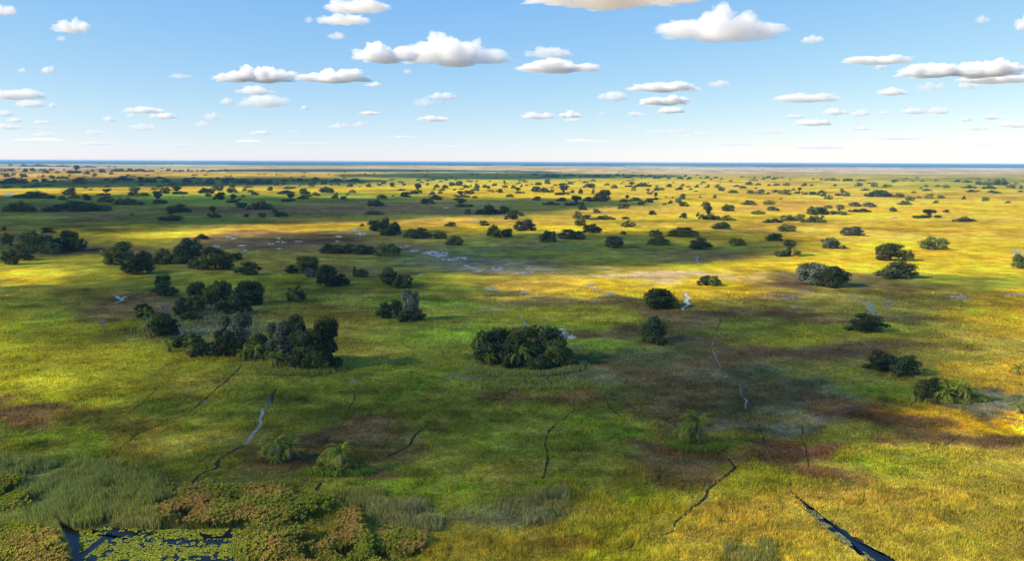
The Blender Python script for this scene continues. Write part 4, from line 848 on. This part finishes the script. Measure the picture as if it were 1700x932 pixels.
# ------------------------------------------------------------------ palms, dead trees
def palm_meshes(seed, th=0.5, dry=0.4):
    """unit palm of height 1: trunk, living fronds, dry hanging fronds"""
    r = random.Random(seed); lean = (r.uniform(-.12, .12), r.uniform(-.12, .12))
    top = np.array([lean[0], lean[1], th]); tv, tf = tube([(0, 0, 0), (lean[0]*.3, lean[1]*.3, th*.5), tuple(top)], [0.05, 0.04, 0.035])
    def fronds(n, el0, el1, droop, ln):
        V, F = [], []
        for i in range(n):
            a = r.uniform(0, 6.283); el = R(r.uniform(el0, el1)); L = ln*r.uniform(0.8, 1.15); ns = 9
            h = np.array([math.cos(a), math.sin(a), 0]); side = np.array([-h[1], h[0], 0]); pts = []; p = top.copy(); ang = el
            for s in range(ns+1):
                pts.append(p.copy()); p = p+(h*math.cos(ang)+np.array([0, 0, math.sin(ang)]))*L/ns; ang -= droop/ns*(1+s/ns)
            for s in range(ns):
                wl = 0.085*L*2*math.sin(math.pi*min(1, (s+1.4)/(ns+1.2)))**0.7; q0, q1 = pts[s], pts[s+1]; d = (q1-q0)
                for sg in (-1, 1):
                    o = len(V); tip = q0+side*sg*wl+d*1.6+np.array([0, 0, -wl*0.35]); V += [q0, q0+d*0.75, tip]; F.append([o, o+1, o+2])
        return np.array(V), np.array(F)
    gv, gf = fronds(22, 8, 86, 1.45, 0.60); dv, df = fronds(16, -78, -30, 0.6, 0.36)
    cg = np.repeat(np.random.default_rng(seed).uniform(0.6, 1.5, (len(gf), 1)), 3, 0)*np.ones((1, 3)); cdd = np.repeat(np.random.default_rng(seed).uniform(0.5, 1.2, (len(df), 1)), 3, 0)*np.ones((1, 3))
    return mesh_np('trunk', tv, [tf], M_bark), mesh_np('fronds', gv, [gf], M_palm, cg), mesh_np('dry_fronds', dv, [df], M_dry, cdd)
PALM = [palm_meshes(s, th) for s, th in enumerate((0.62, 0.55, 0.35, 0.5, 0.25, 0.7))]
palms = [ # x, ybase, height px, proto, label
 (1150,742,52,0,'tallest palm of the clump standing alone in reddish brown marsh'),
 (1134,738,34,1,'shorter palm with yellow hanging fronds, left in the lone foreground clump'),
 (1143,741,42,3,'leaning middle palm of the lone foreground clump on brown marsh'),
 (1160,744,22,4,'low stemless palm at the right foot of the lone foreground clump'),
 (466,766,44,1,'tall palm in the middle of the small foreground palm clump left'),
 (452,764,32,2,'yellow green palm at the left of the foreground palm clump left'),
 (482,765,38,3,'dark green palm at the right of the foreground palm clump left'),
 (462,768,22,4,'bright low palm fronds at the foot of the left foreground clump'),
 (567,788,46,0,'single palm rising out of the pale round shrub in the foreground'),
 (560,790,22,4,'low palm under the single palm by the pale round shrub'),
 (1562,666,33,2,'left palm of the bright clump on gold grass near the right edge'),
 (1575,664,37,1,'tallest palm of the bright clump near the right edge'),
 (1588,666,36,3,'second tallest palm of the bright clump near the right edge'),
 (1600,667,32,1,'palm with tan dead skirt in the clump near the right edge'),
 (1612,665,27,4,'low palm at the right end of the bright clump near the right edge'),
 (1570,669,19,4,'low front palm at the foot of the clump near the right edge'),
 (1692,624,24,2,'upper palm cut by the right edge of the photo'),
 (1690,686,27,4,'bushy palm on pale ground at the right edge of the photo'),
 (1700,688,30,2,'outermost palm on pale ground at the right edge of the photo'),
 (812,608,26,2,'palm at the left front of the round central island'),
 (858,610,38,3,'broad palm at the middle front of the round central island'),
 (872,608,34,1,'darker palm right of the broad one on the central island'),
 (918,606,34,0,'palm at the right front of the round central island'),
 (800,600,40,5,'slender palm at the left end of the round central island'),
 (410,598,26,2,'drooping grey green palm at the foot of the big left island'),
 (424,600,28,1,'palm beside the drooping one under the big left island trees'),
 (462,612,30,3,'palm with yellow fronds at the foot of the tall grey tree'),
 (452,610,22,4,'pale stubby palm at the foot of the tall grey tree'),
 (285,583,22,2,'orange tinged palm at the lower left of the big left island'),
 (318,580,24,4,'low dark palm in the lower left scrub of the big island'),
 (240,532,24,2,'yellow topped palm at the left tip of the big left island'),
 (252,560,34,3,'palm against the dark bush at the left of the big island'),
 (490,502,24,1,'small palm in the lone bush above the big left island'),
 (1310,424,22,3,'palm beside the bush on bright gold grass right of centre'),
]
for i, (x, y, h, k, lab) in enumerate(palms):
    base = ground(np.array(float(x)), np.array(float(y))); _, _, z = project(base[None]); H = h*z[0]/FPX*1.25
    root = link('palm_tree', None, None, (base[0], base[1]-0.3, 0), label=lab, category='palm', group='palms on the marsh islands')
    root.scale = (H*0.9, H*0.9, H); root.rotation_euler = (0, 0, i*1.7)
    for nm, me in zip(('trunk', 'fronds', 'dry_fronds'), PALM[k]): link(nm, me, root)
def dead_tree(seed, spread):
    r = random.Random(seed); parts = [tube([(0, 0, 0), (0.01, 0, .4), (0.03, 0.01, 1.0)], [0.05, 0.035, 0.008])]
    for i in range(int(16*spread)+3):
        a = r.uniform(0, 6.28); z0 = r.uniform(0.3, 0.85); l = r.uniform(0.15, 0.4)*spread; e = (math.cos(a)*l, math.sin(a)*l, min(1, z0+l*r.uniform(.4, 1.1)))
        parts.append(tube([(0.01, 0, z0), (e[0]*.5, e[1]*.5, z0+(e[2]-z0)*.6), e], [0.02, 0.014, 0.006], 5))
        for j in range(3):
            b = a+r.uniform(-1, 1); parts.append(tube([(e[0]*.6, e[1]*.6, z0+(e[2]-z0)*.65), (e[0]*.6+math.cos(b)*.13*spread, e[1]*.6+math.sin(b)*.13*spread, z0+(e[2]-z0)*.65+.12)], [0.012, 0.005], 4))
    v, f = joinp(parts); return mesh_np('dead_tree', v, [f], M_dead)
for (x, y, h, sp_, lab) in [(277,526,22,1.2,'pale bare dead tree at the upper left of the big left island'),(302,568,24,.8,'thin grey dead tree above the low orange scrub'),
        (411,566,42,.35,'tall bare grey trunk standing right of the rounded tree on the left island'),(418,566,34,.3,'shorter bare trunk beside the tall bare grey trunk'),
        (173,552,22,.8,'small bare dead tree alone in the green marsh at left'),(373,585,46,.7,'pale leaning dead trunk inside the big left island'),(336,592,22,1.1,'grey dead shrub at the bottom of the big left island')]:
    base = ground(np.array(float(x)), np.array(float(y))); _, _, z = project(base[None]); H = h*z[0]/FPX*1.05
    o = link('dead_tree', dead_tree(int(x), sp_), None, tuple(base), label=lab, category='dead tree', group='dead trees on the marsh'); o.scale = (H, H, H)

# ------------------------------------------------------------------ birds
def bird_mesh(s):
    V, F = [], []
    iv, jf = ICO2; b = iv*np.array([0.42, 0.12, 0.10]); V.append(b); F.append(jf); o = len(b)
    def add(vs, fs):
        nonlocal o
        V.append(np.array(vs, float)); F.append(np.array(fs)+o); o += len(vs)
    for sg in (-1, 1):
        vs = []
        for t, zz in ((0, 0.03), (1, -0.0)):
            vs += [(0.2, sg*0.08, 0.05+zz), (-0.16, sg*0.08, 0.05+zz), (0.18, sg*0.5, 0.22+zz), (-0.14, sg*0.5, 0.22+zz), (0.02, sg*1.0, 0.16+zz), (-0.14, sg*0.95, 0.16+zz)]
        add(vs, [[0, 1, 2], [1, 3, 2], [2, 3, 4], [3, 5, 4], [6, 8, 7], [7, 8, 9], [8, 10, 9], [9, 10, 11], [0, 2, 6], [2, 8, 6], [1, 7, 3], [3, 7, 9], [2, 4, 8], [4, 10, 8], [3, 9, 5], [5, 9, 11], [4, 5, 10], [5, 11, 10]])
    add([(-0.3, 0.05, 0.02), (-0.3, -0.05, 0.02), (-0.62, 0.14, 0), (-0.62, -0.14, 0), (-0.45, 0, 0.05)], [[0, 1, 4], [0, 4, 2], [4, 1, 3], [4, 3, 2], [0, 2, 3], [0, 3, 1]])
    add([(0.38, 0.03, 0.03), (0.38, -0.03, 0.03), (0.38, 0, -0.03), (0.52, 0, -0.01)], [[0, 1, 3], [1, 2, 3], [2, 0, 3]])
    return mesh_np('bird', np.vstack(V), [np.vstack(F)], M_bird)
bm0 = bird_mesh(1)
for (x, y, w_, lab) in [(724,159,2.2,'topmost dark bird soaring in front of the upper small cloud'),(737,172,3.0,'largest dark bird flying at the right end of the small cloud'),(742,192,2.4,'dark bird above the small flat cloud, lowest of the three'),(919,199,1.8,'tiny bird beneath the small clouds right of centre'),(632,254,1.8,'tiny bird low over the horizon left of centre')]:
    d = ray(np.array(x+.5), np.array(y+.5)); dist = 1.9*FPX/w_*0.62; o = link('bird', bm0, None, tuple(np.array([0, 0, CAM_H])+d/np.linalg.norm(d)*dist), label=lab, category='bird', group='birds soaring over the marsh')
    o.rotation_euler = (0.25, 0.1, x*0.9); o.scale = (0.9, 0.9, 0.9)

# ------------------------------------------------------------------ haze
def build_haze():
    B = 63000.0; z0, z1 = -1.0, 47.5
    V = np.array([[sx*B, sy*B, z] for z in (z0, z1) for sy in (-1, 1) for sx in (-1, 1)])
    F = np.array([[0, 2, 3, 1], [4, 5, 7, 6], [0, 1, 5, 4], [2, 6, 7, 3], [0, 4, 6, 2], [1, 3, 7, 5]])
    m, t = newmat('haze_air'); v = N(t, 'ShaderNodeVolumePrincipled', Density=HAZE_D, Anisotropy=0.0); v.inputs['Color'].default_value = HAZE_C
    o = N(t, 'ShaderNodeOutputMaterial'); t.links.new(v.outputs[0], o.inputs['Volume'])
    ob = link('haze', mesh_np('haze', V, [F], m), kind='stuff', label='thin blue haze over the whole plain', category='haze')
HAZE_D = 6.5e-5; HAZE_C = (0.26, 0.58, 1.0, 1)
build_haze()

# ------------------------------------------------------------------ clouds
def cloud_mesh(seed, aspect, mat):
    r = np.random.default_rng(seed); iv, jf = ICO5
    n = int(10+6*min(aspect, 6)); S = []
    for i in range(n):
        x = r.uniform(-0.85, 0.85); e = max(0.05, 1-abs(x)**2.2); y = r.uniform(-.45, .45)*e
        rad = r.uniform(0.12, 0.26)*(0.45+0.55*e); S.append((x*(1-rad*0.5), y, r.uniform(-0.1, 0.24)*e, rad))
    S.append((0, 0, -0.1, 0.36)); S = np.array(S)
    D = iv*np.array([1, 0.7, 0.7]); D /= np.linalg.norm(D, axis=1)[:, None]; rad = np.full(len(D), 0.10)
    for (x, y, z, q) in S:
        c = np.array([x, y, z]); b = D@c; dd = b*b-(c@c-q*q); ok = dd > 0
        ex = np.where(ok, b+np.sqrt(np.maximum(dd, 0)), 0); rad = np.maximum(rad, ex)
    V = D*rad[:, None]
    nz = n3(V*np.array([6, 5, 7])+seed*3.1, seed)*0.6+n3(V*np.array([14, 12, 16])+seed, seed+1)*0.5+n3(V*np.array([34, 28, 34]), seed+2)*0.4-0.65
    V = V*(1+0.50*nz[:, None]); 
    zb = -0.10; lo = V[:, 2] < zb; V[lo, 2] = zb+(V[lo, 2]-zb)*0.25
    V[:, 0] /= np.abs(V[:, 0]).max(); V[:, 2] -= V[:, 2].min(); V[:, 2] /= V[:, 2].max()
    return mesh_np('cloud', V, [jf], mat, smooth=True)
ICO5 = icosphere(6)
ICO4 = icosphere(5)
CLD = """848,1195,-32,18,1;1180,1245,-12,8,.7;1100,1130,8,22,.5;1075,1310,20,76,1;577,700,74,110,1;650,860,62,116,1;868,955,81,101,.7;845,1000,101,124,1;538,655,9,31,1;522,622,32,48,1;505,522,36,46,.4;543,577,60,72,.9;600,640,86,99,.5
668,685,119,126,.7;350,430,122,140,.9;385,495,112,141,1;490,620,116,141,1;388,465,144,160,.6;362,395,163,176,.8;393,489,158,181,.75;603,638,139,147,.8;497,515,177,184,.8;683,735,161,180,.6;708,764,156,167,.75;688,750,193,203,.75
593,634,186,192,.6;543,585,204,215,.6;582,615,202,212,.6;86,157,38,62,1;-22,32,15,34,.9;68,96,114,126,.9;28,47,118,124,.7;93,112,67,74,.35;-20,76,149,168,.8;25,78,168,180,.8;80,97,172,180,.7;-10,23,184,195,.7;10,40,196,204,.55;-12,39,205,216,.6;48,92,200,207,.45
200,278,178,189,.7;170,192,194,204,.7;208,227,190,197,.6;246,298,188,199,.7;205,265,205,218,.5;135,175,216,225,.45;50,97,219,228,.45;332,374,187,200,.7;320,353,201,212,.7;416,456,215,225,.6;478,499,215,222,.4
863,925,187,199,.65;925,968,184,197,.85;934,966,197,203,.6;990,1048,154,170,.65;1031,1167,138,155,.9;1059,1155,161,177,.9;1084,1138,178,190,.85;1039,1073,186,194,.6;993,1005,187,193,.7;1172,1215,136,148,.7;1326,1368,67,78,.85
1396,1514,96,111,.75;1449,1474,112,120,.5;1480,1600,108,133,.9;1560,1705,104,132,.95;1585,1730,126,141,.9;1585,1628,137,151,.8;1453,1507,148,161,.9;1277,1394,156,172,.75;1362,1411,179,193,.6;1408,1446,183,195,.65;1457,1482,186,192,.4;1491,1541,181,191,.6;1538,1578,179,191,.8
1299,1337,191,198,.5;1313,1387,199,210,.7;1680,1745,35,58,1;1618,1642,36,47,.4;1520,1572,139,154,.35;1238,1312,211,225,.4;1400,1460,211,217,.45;1138,1182,218,227,.4;1098,1148,215,222,.35;1650,1735,202,213,.6;1588,1616,195,203,.5;1626,1667,192,200,.55;1596,1645,211,217,.45;1028,1068,207,214,.4;1065,1122,216,223,.4;120,200,236,241,.25;470,560,236,240,.2;1300,1420,241,248,.3;1560,1700,236,242,.25;840,900,238,242,.2;640,700,226,230,.3;380,440,232,236,.3;700,790,243,246,.25;930,1010,232,236,.3;1180,1260,238,242,.3;1450,1540,228,232,.35;20,110,230,234,.3;260,330,240,244,.25;280,320,127,133,.3"""
cl = []
for e in CLD.replace('\n', ';').split(';'): cl.append([float(q) for q in e.split(',')])
zc = {}
for i, c in enumerate(cl):
    ym = (c[2]+c[3])/2; b = 0 if ym < 55 else 1 if ym < 100 else 2 if ym < 135 else 3 if ym < 165 else 4 if ym < 190 else 5 if ym < 208 else 6
    zc.setdefault((b, min(5, max(0, int((c[0]+c[1])/2//284)))), []).append(i)
BN = ['top sky', 'high sky', 'upper sky', 'middle sky', 'lower sky', 'low sky', 'horizon sky']
ZN = ['far left', 'left', 'centre left', 'centre right', 'right', 'far right']
BASE = 1500.0
for (b, z), ids in zc.items():
    ids.sort(key=lambda i: cl[i][0])
    for j, i in enumerate(ids):
        x0, x1, yt, yb, al = cl[i]; xm = (x0+x1)/2; h0 = hor(xm)
        D = (BASE-CAM_H)*FPX/(h0-yb)*1.02; d = ray(np.array(xm), np.array(yb)); k = D/d[1]
        W = (x1-x0)*D/FPX; dep = min(W*0.5, 3000); top = (h0-yt)*(D-dep*0.25)/FPX+CAM_H; H = max(top-BASE, W*0.02)
        ym_ = (yt+yb)/2
        want = {True: 0.35, False: 0.65}[al < 0.5]*(1 if al < 0.85 else 2.4)*(0.6 if ym_ > 205 else 1)/max(min(H, dep)*0.6, 30)      # extinction from the wished optical depth
        me = cloud_mesh(i+3, (x1-x0)/(yb-yt+1), M_clouds[min(range(6), key=lambda q: abs(math.log((0.0003, 0.0006, 0.0012, 0.0025, 0.005, 0.010)[q]/want)))])
        size = 'large' if x1-x0 > 140 else 'medium' if x1-x0 > 60 else 'small'; tone = 'thin wispy' if al < .6 else 'white flat' if (x1-x0) > 5*(yb-yt) else 'puffy white'
        pos = f'only one in the {ZN[z]} {BN[b]}' if len(ids) == 1 else f'{ORD[j]} from left in the {ZN[z]} {BN[b]}'
        o = link('cloud', me, None, (d[0]*k, D, BASE), label=f'{size} {tone} cloud, {pos}', category='cloud', group='fair weather clouds')
        o.scale = (W/2, dep/1.2, H)

# the broken cloud layer overhead (above the frame) that shades parts of the marsh
SH = [ # photo-pixel outline of the shaded ground, softness px, optical depth
 ([(240,500),(420,470),(640,475),(760,492),(900,494),(1060,492),(1180,500),(1290,472),(1420,470),(1560,482),(1700,480),(1760,500),(1700,520),(1560,545),(1500,600),(1540,640),(1500,680),(1450,730),(1360,765),(1200,800),(1080,820),(960,870),(840,905),(760,960),(640,900),(400,850),(200,830),(-80,860),(-80,690),(60,690),(160,665),(230,600)], 26, 0.78),
 ([(-80,470),(100,470),(260,465),(300,500),(240,560),(140,560),(40,520),(-80,500)], 14, 0.8),
 ([(330,402),(480,393),(590,384),(660,378),(860,382),(930,390),(1040,384),(1230,382),(1310,392),(1330,418),(1230,432),(1150,440),(1050,448),(960,450),(860,446),(780,440),(740,455),(700,480),(600,520),(420,500),(250,470),(150,455),(140,430),(250,418)], 7, 1.5),
 ([(-80,325),(40,325),(150,323),(400,325),(520,331),(700,327),(860,327),(960,331),(1110,336),(1040,342),(980,346),(900,352),(860,357),(700,361),(620,366),(560,372),(450,372),(330,376),(250,384),(150,392),(130,420),(60,430),(-80,440)], 3.5, 1.9),
 ([(-60,306),(60,303),(130,296),(330,294.5),(560,296),(640,300),(600,305),(400,308),(200,311),(60,313),(-60,313)], 1.8, 5.0),
 ([(360,281),(600,281.3),(830,283),(990,287),(820,285.5),(600,285),(370,285)], 0.8, 6.0),
 ([(560,290),(700,287),(850,287),(1000,289.5),(1130,292.5),(960,296),(850,298),(760,297),(640,294),(560,293)], 1.4, 6.0),
 ([(1040,366),(1180,364),(1260,366),(1180,371),(1000,372),(860,369)], 2.5, 0.9),
 ([(-80,500),(60,485),(300,500),(330,560),(270,640),(120,690),(20,640),(60,590),(-80,570)], 18, 0.45),
 ([(980,505),(1200,512),(1500,500),(1520,560),(1470,700),(1330,740),(1200,780),(1020,770),(960,640)], 22, 0.5),
 ([(600,315),(760,312.5),(720,316),(600,318)], 1.5, 1.2),
]
def build_shade():
    Vs, Fs, Cs, o = [], [], [], 0
    for si, (poly, soft, od) in enumerate(SH):
        pa = np.array(poly, float); x0, y0 = pa.min(0)-[soft*4, soft*1.6]; x1, y1 = pa.max(0)+[soft*4, soft*1.6]
        y0 = max(y0, 276); nx = int(min(220, (x1-x0)/5)); ny = int(min(120, max(10, (y1-y0)/1.6)))
        gx, gy = np.meshgrid(np.linspace(x0, x1, nx), np.linspace(y0, y1, ny)); G = ground(gx, gy)
        # signed distance with pixels stretched 3:1 (ground foreshortening)
        A = 0.33; sd = np.full(gx.shape, 1e9)
        for i in range(len(pa)):
            p, q = pa[i]*[A, 1], pa[(i+1) % len(pa)]*[A, 1]; d = q-p; L2 = d@d+1e-9
            t = np.clip(((gx*A-p[0])*d[0]+(gy-p[1])*d[1])/L2, 0, 1)
            sd = np.minimum(sd, np.hypot(gx*A-p[0]-t*d[0], gy-p[1]-t*d[1]))
        ins = in_poly(gx, gy, poly); sd = np.where(ins, sd, -sd)
        sc = 1/np.maximum(G[..., 1], 50); nz = fbm(gx*0.018, gy*0.07, 4, 40+si)-0.5; nz2 = fbm(gx*0.006, gy*0.03, 3, 60+si)
        den = sst(sd+nz*soft*1.9, -soft*0.6, soft*0.9)*(0.62+0.76*nz2)
        alpha = 1-np.exp(-od*den/2)
        S = BASE*0.93/sdir[2]; Z = BASE*0.93
        th = 14*den*(0.4+1.2*fbm(gx*0.05, gy*0.15, 3, 90+si))
        T = G+sdir*S; Tb = T.copy(); T[..., 2] += th; Tb[..., 2] -= 2+th*0.15
        i = np.arange(ny-1)[:, None]*nx+np.arange(nx-1)[None]; dm = np.maximum.reduce([den[:-1, :-1], den[1:, :-1], den[:-1, 1:], den[1:, 1:]]) > 0.004
        F = np.stack([i, i+1, i+nx+1, i+nx], -1)[dm]
        n = nx*ny; V = np.vstack([T.reshape(-1, 3), Tb.reshape(-1, 3)]); F = np.vstack([F, F[:, ::-1]+n])
        Vs.append(V); Fs.append(F+o); Cs.append(np.tile(alpha.reshape(-1, 1), (2, 3))); o += 2*n
    link('cloud_layer', mesh_np('cloud_layer', np.vstack(Vs), [np.vstack(Fs)], M_shade, np.vstack(Cs), smooth=True), kind='stuff', label='broken thin cloud overhead shading parts of the marsh', category='cloud layer')
build_shade()
